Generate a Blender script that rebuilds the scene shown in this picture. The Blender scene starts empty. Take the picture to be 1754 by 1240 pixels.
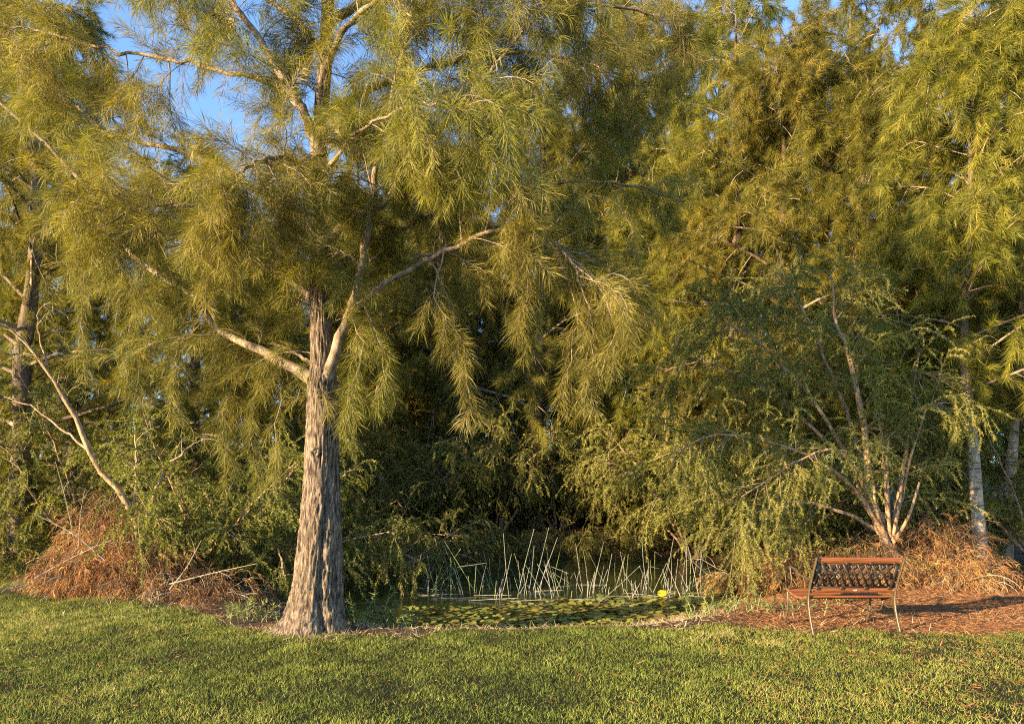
import bpy, math, random
import numpy as np
from mathutils import Vector, Matrix

R = math.radians
sc = bpy.context.scene
COL = sc.collection

# ------------------------------------------------------------------ camera
W_PX, H_PX, F_PX, HOR, CAM_H = 1754.0, 1240.0, 1169.0, 838.0, 1.65
cam_d = bpy.data.cameras.new('camera')
cam_d.sensor_fit = 'HORIZONTAL'
cam_d.sensor_width = 36.0
cam_d.lens = 36.0 * F_PX / W_PX
cam_d.shift_y = (HOR - H_PX / 2) / W_PX
cam_d.clip_start = 0.05
cam_d.clip_end = 3000
cam = bpy.data.objects.new('camera', cam_d)
cam.location = (0, 0, CAM_H)
cam.rotation_euler = (R(90), 0, 0)
COL.objects.link(cam)
sc.camera = cam

# ------------------------------------------------------------------ light
SUN_TO = Vector((-0.82, -0.57, 0.0)).normalized()
SUN_EL = R(10.5)
sun_vec = Vector((SUN_TO.x * math.cos(SUN_EL), SUN_TO.y * math.cos(SUN_EL), math.sin(SUN_EL)))
sd = bpy.data.lights.new('sun', 'SUN')
sd.energy = 5.0
sd.angle = R(0.6)
sd.color = (1.0, 0.75, 0.43)
sun = bpy.data.objects.new('sun', sd)
sun.rotation_euler = sun_vec.to_track_quat('Z', 'Y').to_euler()
sun.location = (-20, -10, 15)
COL.objects.link(sun)

world = bpy.data.worlds.new('World')
sc.world = world
world.use_nodes = True
wn, wl = world.node_tree.nodes, world.node_tree.links
bg = wn['Background']
bg.inputs['Strength'].default_value = 0.15
sky = wn.new('ShaderNodeTexSky')
sky.sky_type = 'NISHITA'
sky.sun_disc = False
sky.sun_elevation = SUN_EL
sky.sun_rotation = math.atan2(SUN_TO.x, SUN_TO.y)
sky.air_density = 1.0
sky.altitude = 2500
sky.dust_density = 0.6
sky.ozone_density = 2.5
tc = wn.new('ShaderNodeTexCoord')
cn = wn.new('ShaderNodeTexNoise')
cn.inputs['Scale'].default_value = 2.6
cn.inputs['Detail'].default_value = 7
cn.inputs['Roughness'].default_value = 0.6
cmap = wn.new('ShaderNodeMapping')
cmap.inputs['Scale'].default_value = (1, 1, 2.2)
cmap.inputs['Location'].default_value = (0.3, 0.1, 0.4)
cr = wn.new('ShaderNodeValToRGB')
cr.color_ramp.elements[0].position = 0.58
cr.color_ramp.elements[1].position = 0.74
cmix = wn.new('ShaderNodeMix')
cmix.data_type = 'RGBA'
cmix.inputs['B'].default_value = (3.3, 3.2, 3.7, 1)
wl.new(tc.outputs['Generated'], cmap.inputs['Vector'])
wl.new(cmap.outputs['Vector'], cn.inputs['Vector'])
wl.new(cn.outputs['Fac'], cr.inputs['Fac'])
wl.new(cr.outputs['Color'], cmix.inputs['Factor'])
wl.new(sky.outputs['Color'], cmix.inputs['A'])
wl.new(cmix.outputs['Result'], bg.inputs['Color'])

vs = sc.view_settings
vs.view_transform = 'Standard'
vs.look = 'None'
vs.exposure = 2.08
vs.gamma = 1.0
vs.use_curve_mapping = False

cy = sc.cycles
cy.max_bounces = 5
cy.diffuse_bounces = 3
cy.glossy_bounces = 2
cy.transmission_bounces = 3
cy.use_denoising = False
cy.debug_use_spatial_splits = True
cy.use_adaptive_sampling = True
cy.adaptive_threshold = 0.02
cy.filter_width = 1.1

# ------------------------------------------------------------------ helpers
rng = np.random.default_rng(11)
random.seed(5)


def P(px, py, d):
    """photo pixel at distance d (along the view axis) -> world point"""
    return np.array([(px - W_PX / 2) / F_PX * d, d, CAM_H + (HOR - py) / F_PX * d])


def G(px, py, z=0.0):
    """photo pixel on the plane of height z -> world xy"""
    d = F_PX * (CAM_H - z) / (py - HOR)
    return np.array([(px - W_PX / 2) / F_PX * d, d])


def unit(a):
    return a / np.maximum(np.linalg.norm(a, axis=-1, keepdims=True), 1e-9)


def _hash(ix, iy, iz, seed):
    h = (ix * 374761393 + iy * 668265263 + iz * 1274126177 + seed * 974634777) & 0xFFFFFFFF
    h = ((h ^ (h >> 13)) * 1274126177) & 0xFFFFFFFF
    return ((h ^ (h >> 16)) & 0xFFFF) / 65535.0


def vnoise(p, seed=0):
    p = np.asarray(p, float)
    i = np.floor(p).astype(np.int64)
    f = p - i
    f = f * f * (3 - 2 * f)
    out = 0
    for dx in (0, 1):
        wx = f[..., 0] if dx else 1 - f[..., 0]
        for dy in (0, 1):
            wy = f[..., 1] if dy else 1 - f[..., 1]
            for dz in (0, 1):
                wz = f[..., 2] if dz else 1 - f[..., 2]
                out = out + wx * wy * wz * _hash(i[..., 0] + dx, i[..., 1] + dy, i[..., 2] + dz, seed)
    return out


def fbm2(x, y, s, octs=3, seed=0):
    o, a, t = 0, 1.0, 0
    for k in range(octs):
        o = o + a * vnoise(np.stack([x * s, y * s, np.full_like(x, k * 7.3)], -1), seed + k)
        t += a
        a *= 0.5
        s *= 2.03
    return o / t


class MB:
    """collects vertices, faces, material slots and a tint value per vertex"""

    def __init__(self):
        self.v, self.t, self.loops, self.tot, self.mat = [], [], [], [], []
        self.n = 0

    def add(self, verts, faces, mat=0, tint=0.5):
        verts = np.asarray(verts, np.float32).reshape(-1, 3)
        faces = np.asarray(faces, np.int32)
        self.v.append(verts)
        t = np.empty(len(verts), np.float32)
        t[:] = tint
        self.t.append(t)
        self.loops.append((faces + self.n).ravel())
        self.tot.append(np.full(len(faces), faces.shape[1], np.int32))
        self.mat.append(np.full(len(faces), mat, np.int32))
        self.n += len(verts)

    def mesh(self, name, mats, smooth=False):
        me = bpy.data.meshes.new(name)
        if self.n:
            v = np.concatenate(self.v)
            lo = np.concatenate(self.loops)
            to = np.concatenate(self.tot)
            ma = np.concatenate(self.mat)
            me.vertices.add(len(v))
            me.vertices.foreach_set('co', v.ravel())
            me.loops.add(len(lo))
            me.loops.foreach_set('vertex_index', lo)
            me.polygons.add(len(to))
            st = np.zeros(len(to), np.int32)
            st[1:] = np.cumsum(to)[:-1]
            me.polygons.foreach_set('loop_start', st)
            me.polygons.foreach_set('loop_total', to)
            me.polygons.foreach_set('material_index', ma)
            if smooth:
                me.polygons.foreach_set('use_smooth', np.ones(len(to), bool))
            at = me.attributes.new('tint', 'FLOAT', 'POINT')
            at.data.foreach_set('value', np.concatenate(self.t))
            me.update(calc_edges=True)
        for m in (mats if isinstance(mats, (list, tuple)) else [mats]):
            me.materials.append(m)
        return me

    def build(self, name, mats, parent=None, smooth=False):
        return link(name, self.mesh(name, mats, smooth), parent)

    # ---- shapes
    def tube(self, pts, radii, sides=6, mat=0, tint=0.5, cap=True, flat=None):
        pts = np.asarray(pts, float)
        m = len(pts)
        radii = np.broadcast_to(np.asarray(radii, float), (m,))
        tan = np.empty_like(pts)
        tan[1:-1] = pts[2:] - pts[:-2]
        tan[0] = pts[1] - pts[0]
        tan[-1] = pts[-1] - pts[-2]
        tan = unit(tan)
        ref = np.array([0.0, 1.0, 0.0]) if abs(tan[0][1]) < 0.8 else np.array([1.0, 0, 0])
        u = unit(np.cross(tan, ref))
        w = np.cross(tan, u)
        a = np.linspace(0, 2 * math.pi, sides, endpoint=False)
        ring = (np.cos(a)[None, :, None] * u[:, None] + np.sin(a)[None, :, None] * w[:, None]) * radii[:, None, None]
        v = pts[:, None] + ring
        if flat is not None:
            ax, k = flat
            ax = np.asarray(ax, float)
            off = v - pts[:, None]
            v = pts[:, None] + off - (off @ ax)[..., None] * ax * (1 - k)
        i = np.arange(m - 1)[:, None] * sides
        j = np.arange(sides)[None]
        j2 = (j + 1) % sides
        f = np.stack([i + j, i + j2, i + sides + j2, i + sides + j], -1).reshape(-1, 4)
        self.add(v.reshape(-1, 3), f, mat, tint)
        if cap and sides >= 3:
            for r0, pt in ((0, pts[0]), (m - 1, pts[-1])):
                base = v[r0]
                vv = np.concatenate([base, pt[None]])
                ff = np.stack([np.arange(sides), (np.arange(sides) + 1) % sides, np.full(sides, sides)], -1)
                self.add(vv, ff, mat, tint)

    def box(self, c, s, rot=None, mat=0, tint=0.5):
        c, s = np.asarray(c, float), np.asarray(s, float) / 2
        v = np.array([[x, y, z] for x in (-1, 1) for y in (-1, 1) for z in (-1, 1)], float) * s
        if rot is not None:
            v = v @ np.asarray(rot).T
        f = [[0, 1, 3, 2], [4, 6, 7, 5], [0, 4, 5, 1], [2, 3, 7, 6], [0, 2, 6, 4], [1, 5, 7, 3]]
        self.add(v + c, f, mat, tint)

    def blades(self, p, d, L, W, bend=0.5, mat=0, tint=0.5, curved=True, side=None):
        """thin tapering strips; p,d (n,3); L,W,tint (n,) or scalars"""
        n = len(p)
        L = np.broadcast_to(np.asarray(L, float), (n,))[:, None]
        Wd = np.broadcast_to(np.asarray(W, float), (n,))[:, None] / 2
        tint = np.broadcast_to(np.asarray(tint, float), (n,))
        if side is None:
            side = np.cross(d, rng.normal(size=(n, 3)))
        s = unit(side)
        if curved:
            mid = p + d * L * 0.5
            d2 = unit(d + np.array([0, 0, -1.0]) * np.asarray(bend).reshape(-1, 1))
            tip = mid + d2 * L * 0.5
            v = np.stack([p, mid + s * Wd, tip, mid - s * Wd], 1).reshape(-1, 3)
            b = np.arange(n, dtype=np.int32)[:, None] * 4
            self.add(v, (b[:, None, :] + np.array([[[0, 1, 3], [1, 2, 3]]], np.int32)).reshape(-1, 3), mat, np.repeat(tint, 4))
        else:
            tip = p + unit(d + np.array([0, 0, -1.0]) * np.asarray(bend).reshape(-1, 1) * 0.5) * L
            v = np.stack([p - s * Wd, p + s * Wd, tip], 1).reshape(-1, 3)
            self.add(v, np.arange(3 * n, dtype=np.int32).reshape(n, 3), mat, np.repeat(tint, 3))

    def leaves(self, p, d, L, W, mat=0, tint=0.5):
        """small pointed leaves, one triangle each"""
        n = len(p)
        L = np.broadcast_to(np.asarray(L, float), (n,))[:, None]
        Wd = np.broadcast_to(np.asarray(W, float), (n,))[:, None] / 2
        s = unit(np.cross(d, rng.normal(size=(n, 3))))
        v = np.stack([p - s * Wd, p + s * Wd, p + d * L], 1).reshape(-1, 3)
        self.add(v, np.arange(3 * n, dtype=np.int32).reshape(n, 3), mat, np.repeat(np.broadcast_to(np.asarray(tint, float), (n,)), 3))


def link(name, data, parent=None):
    o = bpy.data.objects.new(name, data)
    COL.objects.link(o)
    if parent is not None:
        o.parent = parent
    return o


def tag(o, label=None, cat=None, group=None, kind=None):
    for k, v in (('label', label), ('category', cat), ('group', group), ('kind', kind)):
        if v:
            o[k] = v
    return o


def thing(name, loc, label, cat, group=None, rz=0.0, scale=1.0):
    o = link(name, None)
    o.empty_display_size = 0.2
    o.location = loc
    o.rotation_euler = (0, 0, rz)
    o.scale = (scale,) * 3
    return tag(o, label, cat, group)


def copy_tree(o, parent=None):
    c = o.copy()
    COL.objects.link(c)
    c.parent = parent
    for ch in o.children:
        copy_tree(ch, c)
    return c


def resample(pts, n):
    pts = np.asarray(pts, float)
    seg = np.linalg.norm(np.diff(pts, axis=0), axis=1)
    s = np.concatenate([[0], np.cumsum(seg)])
    t = np.linspace(0, s[-1], n)
    return np.stack([np.interp(t, s, pts[:, k]) for k in range(3)], 1)


def smooth_path(pts, n):
    """Catmull-Rom through the points, n samples"""
    p = np.asarray(pts, float)
    q = np.concatenate([[2 * p[0] - p[1]], p, [2 * p[-1] - p[-2]]])
    u = np.linspace(0, len(p) - 1 - 1e-6, n)
    i = u.astype(int)
    f = (u - i)[:, None]
    a, b, c, d = q[i], q[i + 1], q[i + 2], q[i + 3]
    return 0.5 * (2 * b + (c - a) * f + (2 * a - 5 * b + 4 * c - d) * f ** 2 + (3 * b - a - 3 * c + d) * f ** 3)


def grow(p, d, L, n=5, droop=0.3, wander=0.15, r=rng):
    """a twig that bends towards the ground"""
    pts = [np.asarray(p, float)]
    d = unit(np.asarray(d, float))
    for k in range(n):
        d = unit(d + np.array([0, 0, -droop / n * 2]) + r.normal(size=3) * wander)
        pts.append(pts[-1] + d * L / n)
    return np.array(pts)


def at(pts, t):
    """point and tangent at fraction t of a polyline"""
    x = t * (len(pts) - 1)
    i = min(int(x), len(pts) - 2)
    f = x - i
    return pts[i] * (1 - f) + pts[i + 1] * f, unit(pts[i + 1] - pts[i])


def perp(tan, r=rng):
    return unit(np.cross(tan, r.normal(size=3)))


def samples(twigs, per_m, r=rng, t0=0.0):
    ps, ts, ids = [], [], []
    for k, tw in enumerate(twigs):
        L = np.linalg.norm(np.diff(tw, axis=0), axis=1).sum()
        n = max(2, int(L * per_m))
        x = (t0 + (1 - t0) * r.random(n)) * (len(tw) - 1) * 0.9999
        i = x.astype(int)
        f = (x - i)[:, None]
        ps.append(tw[i] * (1 - f) + tw[i + 1] * f)
        ts.append(unit(tw[i + 1] - tw[i]))
        ids.append(np.full(n, k))
    return np.concatenate(ps), np.concatenate(ts), np.concatenate(ids)


def needle_coat(mb, twigs, per_m, nl, nw, spread=0.75, bend=0.5, curved=True, mat=0, base_tint=None, t0=0.1):
    p, t, ids = samples(twigs, per_m, t0=t0)
    n = len(p)
    d = unit(t * 0.95 + unit(np.cross(t, rng.normal(size=(n, 3)))) * spread * rng.uniform(0.5, 1.2, (n, 1)))
    tw_t = rng.normal(0.5, 0.17, len(twigs)) if base_tint is None else np.asarray(base_tint)
    tint = np.clip(tw_t[ids] + rng.normal(0, 0.13, n), 0, 1)
    size = rng.uniform(0.7, 1.3, len(twigs))
    mb.blades(p, d, nl * size[ids] * rng.uniform(0.55, 1.2, n), nw * rng.uniform(0.7, 1.2, n), bend * rng.uniform(0.3, 1.4, n), mat, tint, curved)


def leaf_coat(mb, twigs, per_m, ll, lw, mat=0, t0=0.0):
    p, t, ids = samples(twigs, per_m, t0=t0)
    n = len(p)
    d = unit(t * 0.6 + unit(np.cross(t, rng.normal(size=(n, 3)))) * rng.uniform(0.5, 1.1, (n, 1)))
    tw_t = rng.normal(0.5, 0.16, len(twigs))
    tint = np.clip(tw_t[ids] + rng.normal(0, 0.14, n), 0, 1)
    mb.leaves(p, d, ll * rng.uniform(0.6, 1.3, n), lw * rng.uniform(0.7, 1.2, n), mat, tint)


# ------------------------------------------------------------------ materials
def new_mat(name):
    m = bpy.data.materials.new(name)
    m.use_nodes = True
    nt = m.node_tree
    return m, nt.nodes, nt.links, nt.nodes['Principled BSDF']


def ramp(n, stops):
    r = n.new('ShaderNodeValToRGB')
    e = r.color_ramp.elements
    while len(e) < len(stops):
        e.new(0.5)
    for el, (p, c) in zip(e, stops):
        el.position = p
        el.color = (*c, 1)
    return r


def foliage_mat(name, stops, trans=0.35, rough=0.55, tcol=(1.2, 1.2, 0.55), hue=(0.480, 0.508)):
    m, n, l, b = new_mat(name)
    a = n.new('ShaderNodeAttribute')
    a.attribute_name = 'tint'
    r = ramp(n, stops)
    l.new(a.outputs['Fac'], r.inputs['Fac'])
    oi = n.new('ShaderNodeObjectInfo')
    hs = n.new('ShaderNodeHueSaturation')
    mr = n.new('ShaderNodeMapRange')
    mr.inputs['To Min'].default_value = 0.80
    mr.inputs['To Max'].default_value = 1.25
    wn_ = n.new('ShaderNodeTexWhiteNoise')
    wn_.noise_dimensions = '1D'
    l.new(oi.outputs['Random'], wn_.inputs['W'])
    mh = n.new('ShaderNodeMapRange')
    mh.inputs['To Min'].default_value = hue[0]
    mh.inputs['To Max'].default_value = hue[1]
    l.new(wn_.outputs['Value'], mh.inputs['Value'])
    l.new(mh.outputs['Result'], hs.inputs['Hue'])
    l.new(oi.outputs['Random'], mr.inputs['Value'])
    l.new(mr.outputs['Result'], hs.inputs['Value'])
    l.new(r.outputs['Color'], hs.inputs['Color'])
    l.new(hs.outputs['Color'], b.inputs['Base Color'])
    b.inputs['Roughness'].default_value = rough
    b.inputs['Specular IOR Level'].default_value = 0.35
    tr = n.new('ShaderNodeBsdfTranslucent')
    mul = n.new('ShaderNodeMix')
    mul.data_type = 'RGBA'
    mul.blend_type = 'MULTIPLY'
    mul.inputs['Factor'].default_value = 1
    mul.inputs['B'].default_value = (*tcol, 1)
    l.new(hs.outputs['Color'], mul.inputs['A'])
    l.new(mul.outputs['Result'], tr.inputs['Color'])
    mx = n.new('ShaderNodeMixShader')
    mx.inputs['Fac'].default_value = trans
    l.new(b.outputs[0], mx.inputs[1])
    l.new(tr.outputs[0], mx.inputs[2])
    l.new(mx.outputs[0], n['Material Output'].inputs['Surface'])
    return m


def bark_mat(name, c0, c1, c2, scale=9.0, stretch=0.18, bump=0.6, rings=None, stops=(0.32, 0.5, 0.68)):
    m, n, l, b = new_mat(name)
    tc = n.new('ShaderNodeTexCoord')
    mp = n.new('ShaderNodeMapping')
    mp.inputs['Scale'].default_value = (1, 1, stretch)
    l.new(tc.outputs['Object'], mp.inputs['Vector'])
    n1 = n.new('ShaderNodeTexNoise')
    n1.inputs['Scale'].default_value = scale
    n1.inputs['Detail'].default_value = 8
    n1.inputs['Roughness'].default_value = 0.65
    l.new(mp.outputs['Vector'], n1.inputs['Vector'])
    n2 = n.new('ShaderNodeTexNoise')
    n2.inputs['Scale'].default_value = 2.3
    n2.inputs['Detail'].default_value = 5
    l.new(tc.outputs['Object'], n2.inputs['Vector'])
    r = ramp(n, [(stops[0], c0), (stops[1], c1), (stops[2], c2)])
    l.new(n1.outputs['Fac'], r.inputs['Fac'])
    mx = n.new('ShaderNodeMix')
    mx.data_type = 'RGBA'
    mx.blend_type = 'OVERLAY'
    mx.inputs['Factor'].default_value = 0.55
    l.new(r.outputs['Color'], mx.inputs['A'])
    l.new(n2.outputs['Fac'], mx.inputs['B'])
    out = mx.outputs['Result']
    if rings:
        wv = n.new('ShaderNodeTexNoise')
        mp2 = n.new('ShaderNodeMapping')
        mp2.inputs['Scale'].default_value = (2.0, 2.0, 13.0)
        l.new(tc.outputs['Object'], mp2.inputs['Vector'])
        l.new(mp2.outputs['Vector'], wv.inputs['Vector'])
        wv.inputs['Scale'].default_value = 1.6
        wv.inputs['Detail'].default_value = 4
        rr = ramp(n, [(0.36, rings), (0.46, (1, 1, 1))])
        l.new(wv.outputs['Fac'], rr.inputs['Fac'])
        m2 = n.new('ShaderNodeMix')
        m2.data_type = 'RGBA'
        m2.blend_type = 'MULTIPLY'
        m2.inputs['Factor'].default_value = 0.85
        l.new(out, m2.inputs['A'])
        l.new(rr.outputs['Color'], m2.inputs['B'])
        out = m2.outputs['Result']
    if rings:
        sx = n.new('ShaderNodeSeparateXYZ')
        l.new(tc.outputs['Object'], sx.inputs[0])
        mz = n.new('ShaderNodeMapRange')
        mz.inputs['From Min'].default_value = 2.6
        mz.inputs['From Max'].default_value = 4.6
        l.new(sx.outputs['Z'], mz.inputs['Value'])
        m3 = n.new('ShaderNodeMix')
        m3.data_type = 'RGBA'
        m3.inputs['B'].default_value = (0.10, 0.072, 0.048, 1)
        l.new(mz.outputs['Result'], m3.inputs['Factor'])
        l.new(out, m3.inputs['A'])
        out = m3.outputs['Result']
    l.new(out, b.inputs['Base Color'])
    b.inputs['Roughness'].default_value = 0.9
    b.inputs['Specular IOR Level'].default_value = 0.2
    bp = n.new('ShaderNodeBump')
    bp.inputs['Strength'].default_value = bump
    bp.inputs['Distance'].default_value = 0.03
    l.new(n1.outputs['Fac'], bp.inputs['Height'])
    l.new(bp.outputs['Normal'], b.inputs['Normal'])
    return m


def plain_mat(name, col, rough=0.6, var=0.3, scale=30, metallic=0.0, bump=0.1, stretch=(1, 1, 1)):
    m, n, l, b = new_mat(name)
    tc = n.new('ShaderNodeTexCoord')
    mp = n.new('ShaderNodeMapping')
    mp.inputs['Scale'].default_value = stretch
    l.new(tc.outputs['Object'], mp.inputs['Vector'])
    nz = n.new('ShaderNodeTexNoise')
    nz.inputs['Scale'].default_value = scale
    nz.inputs['Detail'].default_value = 6
    l.new(mp.outputs['Vector'], nz.inputs['Vector'])
    c = np.array(col)
    r = ramp(n, [(0.3, tuple(c * (1 - var))), (0.7, tuple(np.minimum(c * (1 + var), 1)))])
    l.new(nz.outputs['Fac'], r.inputs['Fac'])
    l.new(r.outputs['Color'], b.inputs['Base Color'])
    b.inputs['Roughness'].default_value = rough
    b.inputs['Metallic'].default_value = metallic
    bp = n.new('ShaderNodeBump')
    bp.inputs['Strength'].default_value = bump
    bp.inputs['Distance'].default_value = 0.01
    l.new(nz.outputs['Fac'], bp.inputs['Height'])
    l.new(bp.outputs['Normal'], b.inputs['Normal'])
    return m


M = {}
M['needle'] = foliage_mat('she_oak_needles', [(0.0, (0.060, 0.060, 0.012)), (0.45, (0.168, 0.160, 0.022)), (0.75, (0.255, 0.235, 0.036)), (1.0, (0.39, 0.34, 0.12))], trans=0.45)
M['needle_far'] = foliage_mat('far_she_oak_needles', [(0.0, (0.050, 0.058, 0.014)), (0.45, (0.142, 0.138, 0.020)), (0.8, (0.245, 0.218, 0.027)), (1.0, (0.34, 0.27, 0.06))], trans=0.45)
M['leaf'] = foliage_mat('tea_tree_leaves', [(0.0, (0.070, 0.085, 0.016)), (0.5, (0.185, 0.195, 0.034)), (0.85, (0.29, 0.27, 0.055)), (1.0, (0.38, 0.31, 0.10))], trans=0.42)
M['fern_leaf'] = foliage_mat('light_tea_tree_leaves', [(0.0, (0.10, 0.12, 0.022)), (0.5, (0.24, 0.25, 0.045)), (0.85, (0.36, 0.33, 0.07)), (1.0, (0.44, 0.37, 0.13))], trans=0.45)
M['weed'] = foliage_mat('weed_leaves', [(0.0, (0.05, 0.07, 0.02)), (0.5, (0.115, 0.14, 0.035)), (1.0, (0.24, 0.26, 0.10))])
M['grass'] = foliage_mat('grass_blades', [(0.0, (0.050, 0.062, 0.012)), (0.4, (0.130, 0.178, 0.024)), (0.75, (0.225, 0.265, 0.038)), (1.0, (0.38, 0.34, 0.12))], trans=0.3, tcol=(1.15, 1.15, 0.5))
M['rust'] = foliage_mat('dead_rusty_needles', [(0.0, (0.055, 0.026, 0.013)), (0.3, (0.13, 0.055, 0.022)), (0.55, (0.25, 0.100, 0.033)), (0.8, (0.38, 0.185, 0.050)), (1.0, (0.42, 0.31, 0.09))], trans=0.2, rough=0.8, tcol=(1.1, 0.9, 0.6), hue=(0.5, 0.512))
M['litter'] = foliage_mat('fallen_needles', [(0.0, (0.08, 0.035, 0.016)), (0.45, (0.19, 0.080, 0.032)), (0.8, (0.28, 0.125, 0.048)), (1.0, (0.34, 0.20, 0.095))], trans=0.1, rough=0.85, tcol=(1.0, 0.9, 0.7), hue=(0.5, 0.505))
M['straw'] = foliage_mat('dry_straw', [(0.0, (0.14, 0.09, 0.045)), (0.5, (0.30, 0.22, 0.12)), (1.0, (0.50, 0.42, 0.28))], trans=0.15, rough=0.8, tcol=(1, 0.9, 0.7), hue=(0.5, 0.505))
M['bark'] = bark_mat('fissured_bark', (0.024, 0.017, 0.012), (0.135, 0.098, 0.066), (0.28, 0.220, 0.155), scale=42, stretch=0.16, bump=1.0, stops=(0.38, 0.50, 0.64))
M['limb'] = bark_mat('limb_bark', (0.10, 0.072, 0.045), (0.22, 0.165, 0.105), (0.36, 0.285, 0.19), scale=14, stretch=0.6, bump=0.5)
M['pale'] = bark_mat('pale_banded_bark', (0.19, 0.145, 0.10), (0.34, 0.275, 0.195), (0.48, 0.41, 0.31), scale=8, stretch=0.7, bump=0.4, rings=(0.30, 0.24, 0.19))
M['dark'] = bark_mat('brown_bark', (0.045, 0.032, 0.022), (0.12, 0.085, 0.055), (0.22, 0.165, 0.11), scale=13, stretch=0.25, bump=0.7)
M['stem'] = bark_mat('tan_stem_bark', (0.16, 0.095, 0.05), (0.32, 0.205, 0.115), (0.46, 0.33, 0.20), scale=16, stretch=0.3, bump=0.4)
M['twig'] = plain_mat('grey_twig', (0.24, 0.18, 0.12), 0.85, 0.4, 12)
M['stick'] = plain_mat('bleached_stick', (0.27, 0.215, 0.15), 0.85, 0.35, 20)
M['reed'] = plain_mat('pale_reed', (0.23, 0.225, 0.195), 0.6, 0.5, 9, stretch=(1, 1, 3))
M['reed_green'] = plain_mat('green_reed', (0.20, 0.24, 0.09), 0.6, 0.4, 9, stretch=(1, 1, 3))
M['iron'] = plain_mat('bronze_painted_iron', (0.085, 0.060, 0.032), 0.42, 0.45, 45, 0.35, 0.25)
M['lattice'] = plain_mat('dark_lattice_iron', (0.042, 0.028, 0.017), 0.45, 0.3, 45, 0.3, 0.15)
M['wood'] = plain_mat('oiled_red_brown_wood', (0.22, 0.072, 0.020), 0.5, 0.5, 9, 0, 0.35, stretch=(0.6, 14, 14))
M['white'] = plain_mat('white_enamel', (0.75, 0.74, 0.70), 0.4, 0.06, 20)
M['bolt'] = plain_mat('steel_bolt', (0.45, 0.42, 0.38), 0.35, 0.2, 30, 0.8)

# ------------------------------------------------------------------ terrain
WATER_Z = -0.30
pond = np.array([G(px, py, WATER_Z) for px, py in (
    (640, 1074), (760, 1080), (900, 1078), (1020, 1076), (1110, 1067), (1190, 1051), (1250, 1031), (1300, 1008), (1325, 988),
    (1290, 972), (1230, 962), (1100, 957), (950, 956), (800, 957), (700, 963), (640, 978), (590, 1000), (560, 1030), (580, 1060))])


def smooth(a, b, x):
    t = np.clip((x - a) / (b - a), 0, 1)
    return t * t * (3 - 2 * t)


def pond_sd(x, y):
    x, y = np.asarray(x, float), np.asarray(y, float)
    d2 = np.full(x.shape, 1e9)
    inside = np.zeros(x.shape, bool)
    for (ax, ay), (bx, by) in zip(pond, np.roll(pond, -1, 0)):
        ex, ey = bx - ax, by - ay
        t = np.clip(((x - ax) * ex + (y - ay) * ey) / (ex * ex + ey * ey), 0, 1)
        d2 = np.minimum(d2, (x - ax - t * ex) ** 2 + (y - ay - t * ey) ** 2)
        c = ((ay > y) != (by > y)) & (x < (bx - ax) * (y - ay) / (by - ay + 1e-12) + ax)
        inside ^= c
    d = np.sqrt(d2)
    return np.where(inside, -d, d)


EDGE_PX = [-400, -60, 0, 130, 230, 300, 370, 430, 470, 590, 700, 820, 950, 1100, 1200, 1300, 1400, 1540, 1754, 2100]
EDGE_PY = [965, 984, 990, 1004, 1022, 1042, 1062, 1078, 1088, 1088, 1087, 1080, 1076, 1075, 1074, 1076, 1081, 1083, 1082, 1080]
EDGE_D = F_PX * CAM_H / (np.array(EDGE_PY) - HOR)


def lawn_mask(x, y):
    """1 on the mown lawn, 0 beyond its edge"""
    px = W_PX / 2 + F_PX * x / np.maximum(y, 0.5)
    px = np.where(y < 0.5, W_PX / 2, px)
    ed = np.interp(px, EDGE_PX, EDGE_D)
    ed = ed + (fbm2(x, y, 1.7, 3, 5) - 0.5) * 0.9
    return smooth(0.22, -0.22, y - ed)


def ground_z(x, y):
    x, y = np.asarray(x, float), np.asarray(y, float)
    s = pond_sd(x, y)
    z = np.where(s > 0, WATER_Z + 0.30 * smooth(0, 1.5, s), WATER_Z - 0.5 * smooth(0, 1.5, -s))
    z = z + np.where(s > 0, 0.75 * smooth(18.4, 24, y) * smooth(0, 2.5, s), 0)
    z = z + 3.2 * smooth(27, 60, y)
    z = z + (fbm2(x, y, 0.6, 3, 2) - 0.5) * 0.12 * smooth(0.3, 1.5, s) * smooth(7.5, 11, y)
    z = z + (fbm2(x, y, 2.5, 2, 9) - 0.5) * 0.03 * smooth(0.1, 0.6, np.abs(s))
    return z


def gz(x, y):
    return float(ground_z(np.array([x]), np.array([y]))[0])


def axis(lo, hi, step, far):
    a = list(np.arange(lo, hi + 1e-6, step))
    s, v = step, a[-1]
    while v < far:
        s *= 1.18
        v += s
        a.append(v)
    s, v = step, a[0]
    while v > -far:
        s *= 1.18
        v -= s
        a.insert(0, v)
    return np.array(a)


gx, gy = axis(-9.5, 9.5, 0.15, 700), axis(3.5, 20, 0.15, 700)
XX, YY = np.meshgrid(gx, gy)
ZZ = ground_z(XX, YY)
mb = MB()
nx, ny = len(gx), len(gy)
ii = np.arange(nx * ny).reshape(ny, nx)
mb.add(np.stack([XX, YY, ZZ], -1).reshape(-1, 3), np.stack([ii[:-1, :-1], ii[:-1, 1:], ii[1:, 1:], ii[1:, :-1]], -1).reshape(-1, 4))
m, n, l, b = new_mat('soil_and_litter')
at_l = n.new('ShaderNodeAttribute')
at_l.attribute_name = 'lawn'
at_r = n.new('ShaderNodeAttribute')
at_r.attribute_name = 'litter'
tcg = n.new('ShaderNodeTexCoord')
nz = n.new('ShaderNodeTexNoise')
nz.inputs['Scale'].default_value = 7
nz.inputs['Detail'].default_value = 9
nz.inputs['Roughness'].default_value = 0.7
l.new(tcg.outputs['Object'], nz.inputs['Vector'])
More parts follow.
